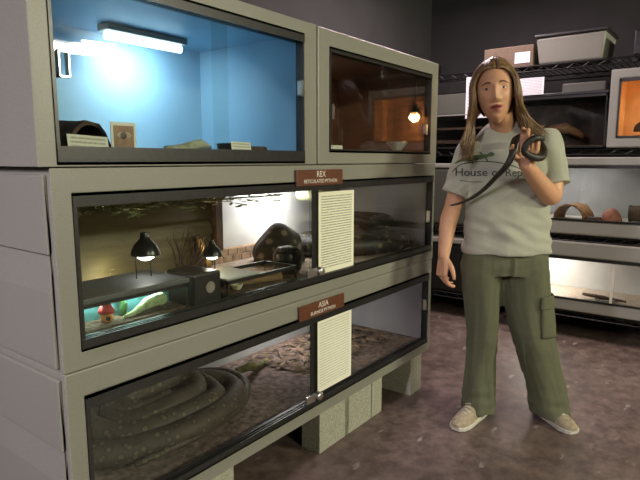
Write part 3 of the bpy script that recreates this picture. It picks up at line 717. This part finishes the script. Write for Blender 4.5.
g3 = thing('storage_tub', (RX + .21, 1.70, .186), 'black tub on the bottom shelf beside the pale-lit cage', 'tub')
obj('body', MB().box(RX + .01, RX + .40, 1.40, 2.0, .187, .56), 'black', g3, bevel=.02); obj('lid', MB().box(RX + .0, RX + .41, 1.39, 2.01, .5605, .60), 'cage_pale', g3, bevel=.008)
# top shelf
bt = thing('storage_bin', (RX + .2, .95, 1.802), 'pale plastic bin on the top shelf of the rack', 'bin')
mb = MB(); mb.rings([[(RX + .04, .75, 1.8015), (RX + .34, .75, 1.8015), (RX + .34, 1.13, 1.8015), (RX + .04, 1.13, 1.8015)], [(RX + .02, .73, 1.97), (RX + .36, .73, 1.97), (RX + .36, 1.15, 1.97), (RX + .02, 1.15, 1.97)]])
obj('body', mb, 'cage', bt, bevel=.015, seg=3); obj('lid', MB().box(RX + .01, RX + .37, .72, 1.16, 1.9705, 1.99), 'black', bt, bevel=.005)
tag(obj('carton', MB().box(RX + .03, RX + .33, 1.165, 1.50, 1.8015, 1.94), mat('brown_carton', (.14, .10, .065), .8, var=.1), bevel=.004), 'brown carton on the top shelf beside the pale bin', 'carton')
tag(obj('storage_box', MB().box(RX + .03, RX + .36, .12, .58, 1.8015, 1.95), 'black', bevel=.01), 'black box on the top shelf above the orange-lit cage', 'box')
tag(sheet('paper_sheet', (RX - .003, 1.610, 1.474), (0, -1, 0), (0, 0, 1), .22, .285, 'paper_c'), 'white printed sheet hanging from the shelf beside the dark terrarium', 'notice', 'sheets hung on the rack')
tag(sheet('paper_sheet', (RX - .003, 1.245, 1.60), (0, -1, 0), (0, 0, 1), .168, .118, 'paper_c'), 'small printed sheet hanging in front of the wide dark tank', 'notice', 'sheets hung on the rack')
for o, yy in ((None, 1.50), (None, 1.16)): pass
tag(sheet('paper_sheet', (RX + .027, 1.285, 1.825), (0, -1, 0), (0, 0, 1), .10, .07, 'paper_c'), 'small printed label sheet stuck on the brown carton', 'notice', 'sheets hung on the rack')

# ------------------------------------------------------------------ the person
YAW = math.radians(37.3)
RT = V((math.sin(YAW), -math.cos(YAW), 0)); FW = V((math.cos(YAW), math.sin(YAW), 0))
PL = RT * .80 + FW * 2.43
person = thing('person', PL, 'person in grey tee and olive cargo trousers holding a dark snake', 'person', rz=math.atan2(RT.y, RT.x))
def remesh(name, mb, voxel, smooth=4, fac=.5):
    me = mb.mesh(name); o = bpy.data.objects.new(name, me); COL.objects.link(o)
    r = o.modifiers.new('r', 'REMESH'); r.mode = 'VOXEL'; r.voxel_size = voxel; r.use_smooth_shade = True
    if smooth:
        s = o.modifiers.new('s', 'SMOOTH'); s.factor = fac; s.iterations = smooth
    dg = bpy.context.evaluated_depsgraph_get(); dg.update()
    m2 = bpy.data.meshes.new_from_object(o.evaluated_get(dg)); bpy.data.objects.remove(o); bpy.data.meshes.remove(me)
    m2.name = name; m2.materials.clear(); return m2
def coords(me):
    a = np.empty(len(me.vertices) * 3); me.vertices.foreach_get('co', a); return a.reshape(-1, 3)
def normals(me):
    a = np.empty(len(me.vertices) * 3); me.vertices.foreach_get('normal', a); return a.reshape(-1, 3)
def setco(me, a): me.vertices.foreach_set('co', a.ravel()); me.update()
def smooth_tube(mb, pts, rad, n=16, sub=6, flat=1.):
    p = catmull(pts, sub); r = [V((q, 0, 0)) for q in rad]; rr = [max(q.x, .002) for q in catmull([(q, 0, 0) for q in rad], sub)]
    # rounded ends
    d0 = (p[0] - p[1]).normalized(); d1 = (p[-1] - p[-2]).normalized()
    p = [p[0] + d0 * rr[0] * .9, p[0] + d0 * rr[0] * .6] + p + [p[-1] + d1 * rr[-1] * .6, p[-1] + d1 * rr[-1] * .9]
    rr = [rr[0] * .35, rr[0] * .8] + rr + [rr[-1] * .8, rr[-1] * .35]
    mb.tube(p, rr, n, flat=flat)
def oval_loft(mb, secs, n=36, sub=5, power=2.3):
    """secs: (z, cx, cy, rx, ry) smoothly interpolated"""
    A = catmull([(s[0], s[1], s[2]) for s in secs], sub); B = catmull([(s[3], s[4], 0) for s in secs], sub); R = []
    for a, b in zip(A, B):
        ring = []
        for k in range(n):
            t = 2 * PI * k / n; c, s_ = math.cos(t), math.sin(t)
            ring.append((a.y + b.x * math.copysign(abs(c) ** (2 / power), c), a.z + b.y * math.copysign(abs(s_) ** (2 / power), s_), a.x))
        R.append(ring)
    mb.rings(R)

# --- head frame
HS = 1.07
HM = Matrix.Translation(V((-.084, -.115, 1.462))) @ Matrix.Rotation(math.radians(6), 4, 'Y').inverted() @ Matrix.Rotation(math.radians(-16), 4, 'Z') @ Matrix.Rotation(math.radians(-2), 4, 'X') @ Matrix.Scale(HS, 4)
def ga(x, z, x0, z0, sx, sz): return math.exp(-((x - x0) / sx) ** 2 - ((z - z0) / sz) ** 2)
def face_shape(q):
    x, y, z = q
    if z < -.02: z = -.02 + (z + .02) * 1.07
    # jaw taper and flatter face
    if z < .02:
        t = min(1, (.02 - z) / .135); x *= 1 - .29 * t ** 1.9
        if y > 0: y *= 1 - .35 * t
    if y < 0: y *= .93
    if z > .05: x *= 1.0
    if y < 0:
        ax = abs(x); w = min(1, -y / .05); d = 0
        d -= .0105 * ga(ax, z, .031, .000, .017, .012)
        d += .0045 * ga(ax, z, .026, .021, .026, .008)
        d += .0125 * ga(x, z, 0, -.014, .0085, .024)
        d += .0150 * ga(x, z, 0, -.037, .0105, .011)
        d += .0075 * ga(ax, z, .0135, -.041, .0065, .007)
        d -= .004 * ga(x, z, 0, -.054, .018, .005)
        d += .0065 * ga(x, z, 0, -.0615, .020, .0050)
        d += .0080 * ga(x, z, 0, -.0785, .017, .0062)
        d -= .0080 * ga(x, z, 0, -.0697, .018, .0034)
        d += .0065 * ga(x, z, 0, -.108, .020, .014)
        d -= .003 * ga(x, z, 0, -.092, .016, .005)
        d += .0050 * ga(ax, z, .043, -.030, .019, .020)
        y -= d * w
    return V((x, y, z))
body = MB()
body.ell((0, 0, 0), (.0700, .094, .119), 128, 110, fn=lambda q: face_shape(q), mtx=None)
body.v = [tuple(HM @ V(v)) for v in body.v]
for s in (-1, 1):
    e = MB().ell((0, 0, 0), (.009, .018, .030), 16, 12); e.v = [tuple(HM @ (V(v) + V((s * .0725, .008, -.012)))) for v in e.v]; body.add(e.v, e.f)
smooth_tube(body, [(.012, .01, 1.25), (-.012, -.02, 1.31), (-.045, -.075, 1.385), (-.058, -.095, 1.44)], [.062, .052, .050, .05], 24)
oval_loft(body, [(.70, .035, .0, .145, .085), (.80, .033, .0, .15, .090), (.92, .03, 0, .140, .085), (1.03, .028, -.005, .150, .092), (1.14, .03, -.005, .150, .085), (1.21, .03, -.0, .140, .072), (1.255, .028, .005, .10, .055), (1.295, .022, .003, .055, .045)], 32)
# legs inside the trousers
smooth_tube(body, [(-.065, 0, .74), (-.068, -.01, .56), (-.055, -.01, .40), (-.058, .01, .25), (-.062, .0, .075)], [.066, .062, .050, .048, .034], 18)
smooth_tube(body, [(.135, 0, .74), (.14, -.02, .56), (.165, -.04, .40), (.205, -.03, .25), (.255, -.02, .075)], [.066, .062, .050, .048, .034], 18)
# arms
SR, ER, WR = V((-.125, .005, 1.232)), V((-.204, .02, .975)), V((-.256, -.05, .765))
SL, EL, WL = V((.182, .0, 1.272)), V((.186, -.100, 1.030)), V((.018, -.240, 1.156))
smooth_tube(body, [SR + V((.01, .005, -.03)), SR.lerp(ER, .5) + V((-.008, 0, 0)), ER, ER.lerp(WR, .35) + V((-.008, 0, 0)), WR], [.040, .046, .039, .038, .0255], 20)
smooth_tube(body, [SL + V((-.01, .005, -.035)), SL.lerp(EL, .5) + V((.006, .0, 0)), EL + V((-.004, 0, .006)), EL.lerp(WL, .30) + V((-.004, 0, -.006)), WL], [.040, .047, .043, .041, .0275], 20)
def hand(mb, W, d, nrm, side, curls, thumb, L=.160):
    """W wrist, d along the palm, nrm the palm's facing, side the thumb's side; curls = per finger (mcp, pip, dip) degrees"""
    d = V(d).normalized(); nrm = V(nrm); nrm = (nrm - d * nrm.dot(d)).normalized(); side0 = d.cross(nrm).normalized()
    if side0.dot(V(side)) < 0: side0 = -side0
    side = side0; k = L / .17
    tips = []
    # palm
    for s, w in ((-.026, .016), (-.009, .0175), (.009, .0175), (.026, .017)):
        smooth_tube(mb, [W + d * .0 + side * s * .45 * k, W + d * .045 * k + side * s * .85 * k + nrm * .002, W + d * .088 * k + side * s * k], [.017 * k, w * .98 * k, .0125 * k], 12, 4)
    smooth_tube(mb, [W + d * .012 * k + side * .016 * k, W + d * .045 * k + side * .026 * k + nrm * .010 * k], [.017 * k, .017 * k], 12, 4)
    lens = ((.027, .041, .024, .020), (.0095, .045, .028, .022), (-.0085, .042, .026, .021), (-.026, .032, .020, .018))
    for (s, a, b, c), cu in zip(lens, curls):
        p = W + d * (.086 - abs(s - .005) * .22) * k + side * s * k; ang = 0; pts = [p - d * .018 * k, p]; dirv = d
        spread = s * 2.2
        for seg, q in zip((a, b, c), cu):
            ang += math.radians(q); dirv = (d * math.cos(ang) + nrm * math.sin(ang) + side * spread * .12 * math.cos(ang)).normalized()
            p = p + dirv * seg * k; pts.append(p)
        smooth_tube(mb, pts, [.0092 * k, .0096 * k, .0086 * k, .0078 * k, .0062 * k], 12, 5); tips.append(p)
    p0 = W + d * .020 * k + side * .022 * k + nrm * .006 * k
    t1 = V(thumb[0]); t1 = (d * t1.x + nrm * t1.y + side * t1.z).normalized(); t2 = V(thumb[1]); t2 = (d * t2.x + nrm * t2.y + side * t2.z).normalized(); t3 = V(thumb[2]); t3 = (d * t3.x + nrm * t3.y + side * t3.z).normalized()
    a = p0 + t1 * .040 * k; b = a + t2 * .032 * k; c = b + t3 * .024 * k
    smooth_tube(mb, [p0, a, b, c], [.0135 * k, .0118 * k, .0102 * k, .0075 * k], 12, 5)
    return tips
hand(body, WR, (-.10, -.16, -1), (.9, .35, 0), (.25, -1, 0), ((20, 30, 20), (28, 36, 22), (32, 40, 24), (36, 42, 24)), ((.75, .25, .6), (.9, .2, .35), (1, .2, .12)))
hand(body, WL, (.02, -.10, .95), (-.35, -.92, -.15), (-1, .3, 0), ((12, 40, 30), (20, 58, 42), (48, 78, 50), (54, 78, 50)), ((.45, .55, .75), (.72, .72, .25), (.75, .7, -.15)), L=.180)
bm_ = remesh('body', body, .0031, 2, .5)
M['skin'] = mat('skin', (.60, .325, .185), .5, var=.04, scale=60, bump=.01)
b_ = M['skin'].node_tree.nodes['Principled BSDF']; b_.inputs['Subsurface Weight'].default_value = .08; b_.inputs['Subsurface Radius'].default_value = (.012, .004, .002)
M['lips'] = mat('lips', (.40, .105, .085), .4, var=.06, scale=90)
M['mouth'] = mat('mouth_shade', (.10, .02, .02), .6)
bobj = obj('body', bm_, ['skin', 'lips', 'mouth'], person, smooth=True, world=False)
HI = HM.inverted(); co = coords(bm_)
Hn = np.array(HI); hc = co @ Hn[:3, :3].T + Hn[:3, 3]
for p in bm_.polygons:
    i = p.vertices[0]; x, y, z = hc[i]
    if y < -.06 and -.095 < z < -.055 and abs(x) < .03:
        up = .0128 * max(0, 1 - (abs(x) / .0265) ** 2); lo = .0155 * max(0, 1 - (abs(x) / .0245) ** 2)
        if abs(z + .0697) < .0036 * max(0, 1 - (abs(x) / .020) ** 2): p.material_index = 2
        elif -.0700 - lo * .85 < z < -.0700 + up * .85: p.material_index = 1
def on_face(x, z):
    """a point of the face surface for head coordinates (x, z)"""
    y = -.0915 * math.sqrt(max(0, 1 - (x / .0700) ** 2 - (z / .119) ** 2)); return face_shape((x, y, z))
M['eyewhite'] = mat('eye_white', (.72, .68, .62), .25, var=.03)
M['iris'] = mat('dark_iris', (.05, .03, .02), .2, var=.1)
M['brow'] = mat('brown_brow', (.12, .065, .03), .8, var=.2, scale=200)
for s in (-1, 1):
    c = on_face(s * .030, .000) + V((0, .0075, 0))
    e = MB().ell((0, 0, 0), (.0135, .0125, .0125), 20, 14); e.v = [tuple(HM @ (V(v) * 1.0 + c)) for v in e.v]
    eo = obj('eye', e, 'eyewhite', person, smooth=True, world=False)
    e = MB().ell((0, 0, 0), (.0058, .0028, .0058), 18, 10); e.v = [tuple(HM @ (V(v) + c + V((-.001, -.0108, -.0005)))) for v in e.v]
    obj('iris', e, 'iris', eo, smooth=True, world=False)
    lid = MB(); P = []
    for k in range(9):
        t = -1 + 2 * k / 8; P.append(HM @ (c + V((t * .0135, -.0100 + abs(t) ** 2 * .005, .0028 * (1 - t * t) + .0000))))
    lid.tube(P, [.001, .0019, .0023, .0025, .0025, .0025, .0023, .0019, .001], 6); obj('eyelash', lid, 'brow', eo, smooth=True, world=False)
    lid = MB(); P = []
    for k in range(9):
        t = -1 + 2 * k / 8; P.append(HM @ (c + V((t * .0135, -.0085 + abs(t) ** 2 * .004, .0062 * (1 - t * t) + .0010))))
    lid.tube(P, [.001, .0028, .0034, .0036, .0036, .0036, .0034, .0028, .001], 8); obj('upper_eyelid', lid, 'skin', eo, smooth=True, world=False)
    lid = MB(); P = []
    for k in range(9):
        t = -1 + 2 * k / 8; P.append(HM @ (c + V((t * .0135, -.0090 + abs(t) ** 2 * .004, -.0062 * (1 - t * t) + .000))))
    lid.tube(P, [.001, .0022, .0026, .0028, .0028, .0028, .0026, .0022, .001], 8); obj('lower_eyelid', lid, 'skin', eo, smooth=True, world=False)
    bw_ = MB(); P = []
    for k in range(8):
        t = k / 7; x = .013 + .037 * t; z = .0175 + .005 * math.sin(PI * min(1, t * 1.1)) - .003 * t; P.append(HM @ (on_face(s * x, z) + V((0, -.0005, 0))))
    bw_.tube(P, [.0026, .0036, .0036, .0034, .0030, .0025, .0018, .0008], 6); obj('eyebrow', bw_, 'brow', person, smooth=True, world=False)

# --- hair: a cap and many locks
M['hair'] = mat('brown_hair', (.15, .082, .034), .42, var=.25, scale=60, stretch=(3, 3, .4), col2=(.10, .055, .025))
M['hair_light'] = mat('light_brown_hair', (.34, .215, .085), .42, var=.2, scale=60, stretch=(3, 3, .4))  # lighter brown, given to strands at random
hair = MB(); rnd = random.Random(11)
SK = V((.0765, .100, .1245))
def skull(yp, ph, s, k=1.0):
    """on the scalp: yp front(-)..back(+), ph 0 at the parting to pi/2 above the ear"""
    q = math.sqrt(max(.04, 1 - (yp / SK.y) ** 2)); return V((s * SK.x * q * math.sin(ph) * k, yp * k, SK.z * q * math.cos(ph) * k))
cap = MB().ell((0, 0, 0), (.0735, .097, .122), 40, 30)
keep = []
for f in cap.f:
    c = sum((V(cap.v[i]) for i in f), V()) / len(f)
    if (c.y > .005 and c.z > -.09) or c.z > .095 or (c.y > -.05 and c.z > .05): keep.append(f)
cap.f = keep; hair.add([tuple(HM @ V(v)) for v in cap.v], cap.f, 0)
part_x = .012
for s in (-1, 1):
    for k in range(620):
        t = rnd.random() ** 1.15                      # 0 front .. 1 back
        j = lambda a: rnd.uniform(-a, a)
        yp = -.078 + .165 * t + j(.006)
        p0 = skull(yp, .10, s, 1.0) + V((part_x * (1 - t), 0, .001))
        p1 = skull(yp + .012 + .01 * t, .72, s, 1.03)
        temple_y = -.050 + .135 * t + j(.008); q = math.sqrt(max(.1, 1 - (temple_y / .118) ** 2))
        vol = rnd.uniform(0, 1)
        p2 = V((s * (.0755 + .012 * vol) * q, temple_y, .030 + j(.01)))
        p3 = V((s * (.077 + .020 * vol) * q, temple_y + .004, -.045 + j(.01)))
        P = [HM @ p for p in (p0, p1, p2, p3)]
        a3 = P[-1]
        if s < 0:   # image-left fall, to the chest
            zt = 1.165 + .10 * rnd.random() + .02 * t
            m4 = V((-.162 - .030 * vol + .04 * t, -.124 + .165 * t, 1.335)); m5 = V((-.180 - .034 * vol + .075 * t + j(.010), -.138 + .185 * t, 1.25)); m6 = V((-.183 - .040 * vol + .085 * t + j(.020), -.150 + .2 * t, zt))
        else:
            zt = 1.255 + .07 * rnd.random() + .01 * t
            m4 = V((.020 + .034 * vol, -.124 + .175 * t, 1.372)); m5 = V((.048 + .056 * vol + j(.008), -.132 + .19 * t, 1.315)); m6 = V((.066 + .072 * vol + j(.018), -.138 + .20 * t, zt))
        pts = catmull(P + [m4, m5, m6], 4); n = len(pts); r0 = rnd.uniform(.0020, .0040); sd_ = rnd.uniform(0, 9)
        pts = [q + V((noise.noise(V((sd_, i * .33, 0))), noise.noise(V((sd_, i * .33, 7))), 0)) * .012 * max(0, i / n - .25) for i, q in enumerate(pts)]
        w = [r0 * (.55 + .45 * min(1, i / 6)) * (1 if i < n * .6 else max(.12, 1 - (i - n * .6) / (n * .42))) for i in range(n)]
        hair.tube(pts, w, 5, mi=(1 if rnd.random() < .35 else 0))
obj('hair', hair, ['hair', 'hair_light'], person, smooth=True, world=False)

# --- trousers
tr = MB()
oval_loft(tr, [(.815, .033, .002, .178, .112), (.77, .033, .002, .190, .118), (.72, .031, .002, .198, .122), (.675, .030, .002, .200, .118)], 40)
def leg(secs):
    A = catmull([(s[0], s[1], s[2]) for s in secs], 5); B = catmull([(s[3], s[4], 0) for s in secs], 5); R = []
    for a, b in zip(A, B): R.append([(a.y + b.x * math.cos(2 * PI * k / 32), a.z + b.y * math.sin(2 * PI * k / 32), a.x) for k in range(32)])
    tr.rings(R)
leg([(.76, -.070, 0, .092, .105), (.68, -.075, 0, .096, .110), (.56, -.067, -.008, .083, .092), (.47, -.059, -.012, .076, .082), (.38, -.056, -.012, .071, .078), (.26, -.058, .002, .071, .078), (.14, -.060, .004, .077, .086), (.035, -.061, -.002, .081, .100)])
leg([(.76, .128, 0, .098, .105), (.68, .127, -.004, .106, .110), (.56, .131, -.02, .108, .095), (.47, .146, -.032, .104, .086), (.38, .166, -.04, .096, .080), (.26, .201, -.034, .090, .080), (.14, .240, -.028, .092, .088), (.030, .262, -.034, .093, .104)])
tm = remesh('trousers', tr, .006, 6, .5)
co = coords(tm); no = normals(tm); d = np.zeros(len(co))
for i, (x, y, z) in enumerate(co):
    lx = -.06 if x < .03 + .1 * max(0, .7 - z) else .13 + .30 * max(0, .56 - z) * .9
    a = math.atan2(y, x - lx)
    # slanting drag folds, deeper at the knee and above the hem
    kn = .5 * math.exp(-((z - .36) / .12) ** 2) + 1.1 * math.exp(-((z - .09) / .08) ** 2) + .6 * math.exp(-((z - .68) / .06) ** 2)
    sd = 0 if x < .04 + .18 * max(0, .7 - z) else 5
    # long creases running down the legs, slanting drag folds at crotch, knee and hem
    d[i] = .0085 * noise.noise(V((math.cos(a) * 2.1 + sd, math.sin(a) * 2.1 + z * 1.6, z * 3.2))) + .0014 * (1 - abs(noise.noise(V((math.cos(a) * 3.2 + sd, math.sin(a) * 3.2 - z * 4, z * 2.5)))) * 3) \
         + .0065 * kn * noise.noise(V((x * 14 + z * 12, y * 14, z * 27 - x * 14))) - .004
co += no * d[:, None]; setco(tm, co)
M['olive'] = mat('olive_twill', (.110, .118, .066), .85, var=.10, scale=300, bump=.05)
trob = obj('trousers', tm, 'olive', person, smooth=True, world=False)
def drape(bvh, mb, dirv=(0, 1, 0), off=.003, back=.5):
    """lay flat points onto a garment: cast along dirv and stay off by a little"""
    d = V(dirv).normalized(); out = []
    for v in mb.v:
        h = bvh.ray_cast(V(v) - d * back, d)
        out.append(tuple(h[0] - d * off) if h[0] else v)
    mb.v = out; return mb
def patch(x0, x1, z0, z1, nx=10, nz=12, y=-.3, rot=0, skew=0):
    mb = MB(); vs = []
    for j in range(nz + 1):
        for i in range(nx + 1): vs.append((x0 + (x1 - x0) * i / nx + skew * j / nz, y, z0 + (z1 - z0) * j / nz))
    mb.add(vs, [(j * (nx + 1) + i, j * (nx + 1) + i + 1, (j + 1) * (nx + 1) + i + 1, (j + 1) * (nx + 1) + i) for j in range(nz) for i in range(nx)])
    return mb
bt_ = BVHTree.FromPolygons([v.co.copy() for v in tm.vertices], [tuple(p.vertices) for p in tm.polygons])
def cloth_patch(name, mb, bvh, m, parent, dirv, off, thick):
    drape(bvh, mb, dirv, off); o = obj(name, mb, m, parent, smooth=True, world=False)
    so = o.modifiers.new('thickness', 'SOLIDIFY'); so.thickness = thick; so.offset = 0; return o
# thigh pocket with flap on the outer left thigh, seen from the front edge
def side_patch(c, ang, a0, a1, z0, z1):
    mb = patch(a0, a1, z0, z1); d = V((-math.sin(ang), math.cos(ang), 0)); u = V((math.cos(ang), math.sin(ang), 0))
    mb.v = [tuple(V((c[0], c[1], 0)) + u * x + V((0, 0, z))) for x, y, z in mb.v]; return mb, d
def flat_in(mb, d): mb.v = [tuple(V(v) - d * .3) for v in mb.v]; return mb
pk, dv = side_patch((.150, -.03), math.radians(52), -.055, .060, .405, .545); cloth_patch('cargo_pocket', pk, bt_, 'olive', trob, dv, .005, .006)
fl_, dv = side_patch((.146, -.03), math.radians(52), -.060, .065, .535, .590); cloth_patch('pocket_flap', fl_, bt_, 'olive', trob, dv, .010, .006)
# --- shirt
sh = MB()
oval_loft(sh, [(.775, .034, .0, .197, .128), (.83, .033, .0, .192, .126), (.90, .029, 0, .186, .120), (.98, .026, -.004, .180, .120), (1.06, .027, -.006, .184, .118), (1.13, .029, -.010, .186, .122), (1.20, .031, -.002, .180, .106), (1.260, .030, .003, .162, .088), (1.312, .028, .006, .122, .070), (1.345, .016, -.004, .070, .056)], 44)
def sleeve(S, E, t, r):
    D = (E - S).normalized(); pts = [S - D * .02 + V((0, 0, -.004)), S + D * .03, S.lerp(E, t * .65), S.lerp(E, t)]
    p = catmull(pts, 6); mb_r = [q.x for q in catmull([(q, 0, 0) for q in r], 6)]; sh.tube(p, mb_r, 24)
sleeve(SR + V((.004, 0, .004)), ER + V((-.012, -.01, 0)), .80, [.060, .071, .068, .070])
sleeve(SL + V((-.004, 0, .008)), EL + V((.018, .012, 0)), .84, [.062, .071, .068, .073])
sm = remesh('shirt', sh, .0055, 5, .5)
co = coords(sm); no = normals(sm); d = np.zeros(len(co))
for i, (x, y, z) in enumerate(co):
    low = math.exp(-((z - .86) / .09) ** 2); sleeve_w = 1 if (x > .215 or x < -.165) and z > 1.0 else 0
    d[i] = .0150 * low * noise.noise(V((x * 9 + 3, y * 9, z * 26 + x * 8))) + .010 * noise.noise(V((x * 11, y * 11, z * 7 + 9))) * (.6 + .5 * low) \
         + .008 * sleeve_w * noise.noise(V((x * 24, y * 24, z * 14 + 4))) + .0085 * math.exp(-((z - 1.05) / .07) ** 2) * noise.noise(V((x * 7 + 20, y * 5, z * 34 - x * 22)))
co += no * d[:, None]; setco(sm, co)
M['tee'] = mat('grey_green_jersey', (.40, .41, .33), .9, var=.05, scale=200, bump=.03)
sob = obj('shirt', sm, 'tee', person, smooth=True, world=False)
bs = BVHTree.FromPolygons([v.co.copy() for v in sm.vertices], [tuple(p.vertices) for p in sm.polygons])
# neckband and hem bands
M['print'] = mat('dark_print', (.035, .045, .035), .8, var=.1)
M['print_green'] = mat('green_print', (.07, .13, .045), .8, var=.15)
tx = text_mb('House of Reptiles', .0465); bm = bmesh.new()
me = tx.mesh('t'); bm.from_mesh(me); bmesh.ops.triangulate(bm, faces=bm.faces); bmesh.ops.subdivide_edges(bm, edges=[e for e in bm.edges if e.calc_length() > .012], cuts=1); bmesh.ops.triangulate(bm, faces=bm.faces)
tx = MB(); tx.add([(v.co.x - .050, -.3, v.co.z + 1.113 + .0) for v in bm.verts], [tuple(v.index for v in f.verts) for f in bm.faces]); bm.free()
obj('chest_lettering', drape(bs, tx, off=.0025), 'print', sob, world=False)
lz = MB()
def strip(pts, w):
    n = len(pts); vs = []
    for i, (x, z) in enumerate(pts):
        a = V((*pts[max(i - 1, 0)], 0)); b = V((*pts[min(i + 1, n - 1)], 0)); dd = (b - a).normalized(); q = w[i] if hasattr(w, '__len__') else w
        vs += [(x - dd.y * q, -.3, z + dd.x * q), (x + dd.y * q, -.3, z - dd.x * q)]
    lz.add(vs, [(2 * i, 2 * i + 1, 2 * i + 3, 2 * i + 2) for i in range(n - 1)])
def curve2(pts, n=6): return [(p.x, p.y) for p in catmull([(a, b, 0) for a, b in pts], n)]
# little lizard on the arc above the words
strip(curve2([(-.215, 1.165), (-.195, 1.178), (-.165, 1.186), (-.135, 1.190), (-.105, 1.196), (-.088, 1.200)]), interp([.002, .005, .010, .011, .008, .005], 6) )
strip(curve2([(-.088, 1.200), (-.078, 1.205), (-.068, 1.202)]), interp([.008, .009, .003], 6))
for a, b in (((-.165, 1.186), (-.178, 1.205)), ((-.160, 1.184), (-.150, 1.165)), ((-.115, 1.194), (-.122, 1.214)), ((-.110, 1.194), (-.096, 1.176))):
    strip(curve2([a, ((a[0] + b[0]) / 2 + .004, (a[1] + b[1]) / 2), b], 4), .003)
obj('lizard_emblem', drape(bs, lz, off=.0025), 'print_green', sob, world=False)
lz = MB(); strip(curve2([(-.225, 1.13), (-.20, 1.158), (-.15, 1.171), (-.08, 1.173), (-.01, 1.160), (.04, 1.14)], 8), .0016)
strip(curve2([(-.20, 1.094), (-.16, 1.088), (-.11, 1.088)], 6), .0012)
obj('emblem_lines', drape(bs, lz, off=.0025), 'print', sob, world=False)

# --- shoes
M['shoe'] = mat('tan_suede', (.40, .34, .23), .8, var=.15, scale=60)
M['sole'] = mat('pale_sole', (.62, .60, .52), .7, var=.08)
def shoe(c, ang):
    R = Matrix.Translation(V(c)) @ Matrix.Rotation(math.radians(ang), 4, 'Z')    # toe along -y before turning
    mb = MB(); Rg = []
    secs = [(.075, .030, .050, .055), (.06, .037, .062, .075), (.02, .040, .070, .085), (-.03, .040, .065, .080), (-.08, .043, .048, .060), (-.125, .042, .034, .046), (-.155, .032, .024, .034), (-.170, .014, .016, .022)]
    for y, w, h, t in secs: Rg.append([R @ V((w * math.cos(a), y, .020 + max(0, math.sin(a)) ** .8 * h * .95 - .004)) if math.sin(a) > 0 else R @ V((w * math.cos(a), y, .016)) for a in [2 * PI * k / 20 for k in range(20)]])
    mb.rings(Rg)
    so = obj('shoe', mb, 'shoe', person, smooth=True, world=False, angle=50)
    sl = MB(); Rg = []
    out = []
    for y, w, h, t in secs: out.append((w + .004, y))
    pts = [(w, y) for w, y in out] + [(-w, y) for w, y in reversed(out)]
    sl.rings([[R @ V((x, y, 0.0005)) for x, y in pts], [R @ V((x, y, .020)) for x, y in pts]])
    obj('sole', sl, 'sole', so, world=False, bevel=.004)
    la_ = MB()
    for k in range(4):
        y = -.035 - .018 * k; zt = .020 + (.066 - .008 * k)
        la_.tube([R @ V((-.022, y, zt - .012)), R @ V((0, y - .004, zt - .002)), R @ V((.022, y, zt - .012))], .0026, 6)
    obj('laces', la_, 'sole', so, smooth=True, world=False)
shoe((-.092, -.035, 0), -42)
shoe((.262, -.03, 0), 14)

# --- the snake she holds
sk = [(-.236, -.062, .986), (-.206, -.072, .994), (-.178, -.090, 1.008), (-.144, -.122, 1.034), (-.116, -.165, 1.070), (-.096, -.220, 1.112), (-.078, -.280, 1.155), (-.060, -.288, 1.198), (-.046, -.262, 1.238), (-.022, -.222, 1.262), (.024, -.208, 1.272), (.062, -.224, 1.252), (.074, -.256, 1.216), (.050, -.296, 1.190), (.008, -.318, 1.192), (-.026, -.326, 1.212), (-.020, -.334, 1.244), (.012, -.334, 1.262), (.046, -.318, 1.258)]
PM = Matrix.Translation(PL) @ Matrix.Rotation(math.atan2(RT.y, RT.x), 4, 'Z')
sn = MB(); p = catmull(sk, 7); sn.tube([PM @ q for q in p], interp([.0035, .005, .0065, .0078, .0088, .0095, 
    .0114, .0132, .0140, .0146, .0150, .0150, .0150, .0148, .0142, .0132, .0116, .0132, .0085], 7), 12)
hs = tag(obj('garter_snake', sn, mat('dark_snake_skin', (.030, .026, .014), .55, var=.3, scale=70, col2=(.008, .007, .006)), smooth=True), 'slender dark snake looped round the raised hand, tail trailing down', 'snake')

# ------------------------------------------------------------------ camera and world
cam = bpy.data.cameras.new('camera'); co_ = bpy.data.objects.new('camera', cam); COL.objects.link(co_)
cam.sensor_width = 36; cam.lens = 36 * 549 / 640; cam.clip_start = .05
pit = math.radians(8.29)
co_.location = (0, 0, 1.18)
fwd = FW * math.cos(pit) - V((0, 0, 1)) * math.sin(pit)
co_.rotation_euler = fwd.to_track_quat('-Z', 'Y').to_euler()
sc.camera = co_
w = bpy.data.worlds.new('dim_room'); sc.world = w; w.use_nodes = True
w.node_tree.nodes['Background'].inputs[0].default_value = (.9, .85, .75, 1); w.node_tree.nodes['Background'].inputs[1].default_value = .012
sc.view_settings.view_transform = 'Standard'; sc.view_settings.look = 'None'; sc.view_settings.gamma = 1; sc.view_settings.use_curve_mapping = False
sc.view_settings.exposure = 0
sc.cycles.use_denoising = True
sc.cycles.max_bounces = 10; sc.cycles.transparent_max_bounces = 16; sc.cycles.caustics_reflective = False; sc.cycles.caustics_refractive = False
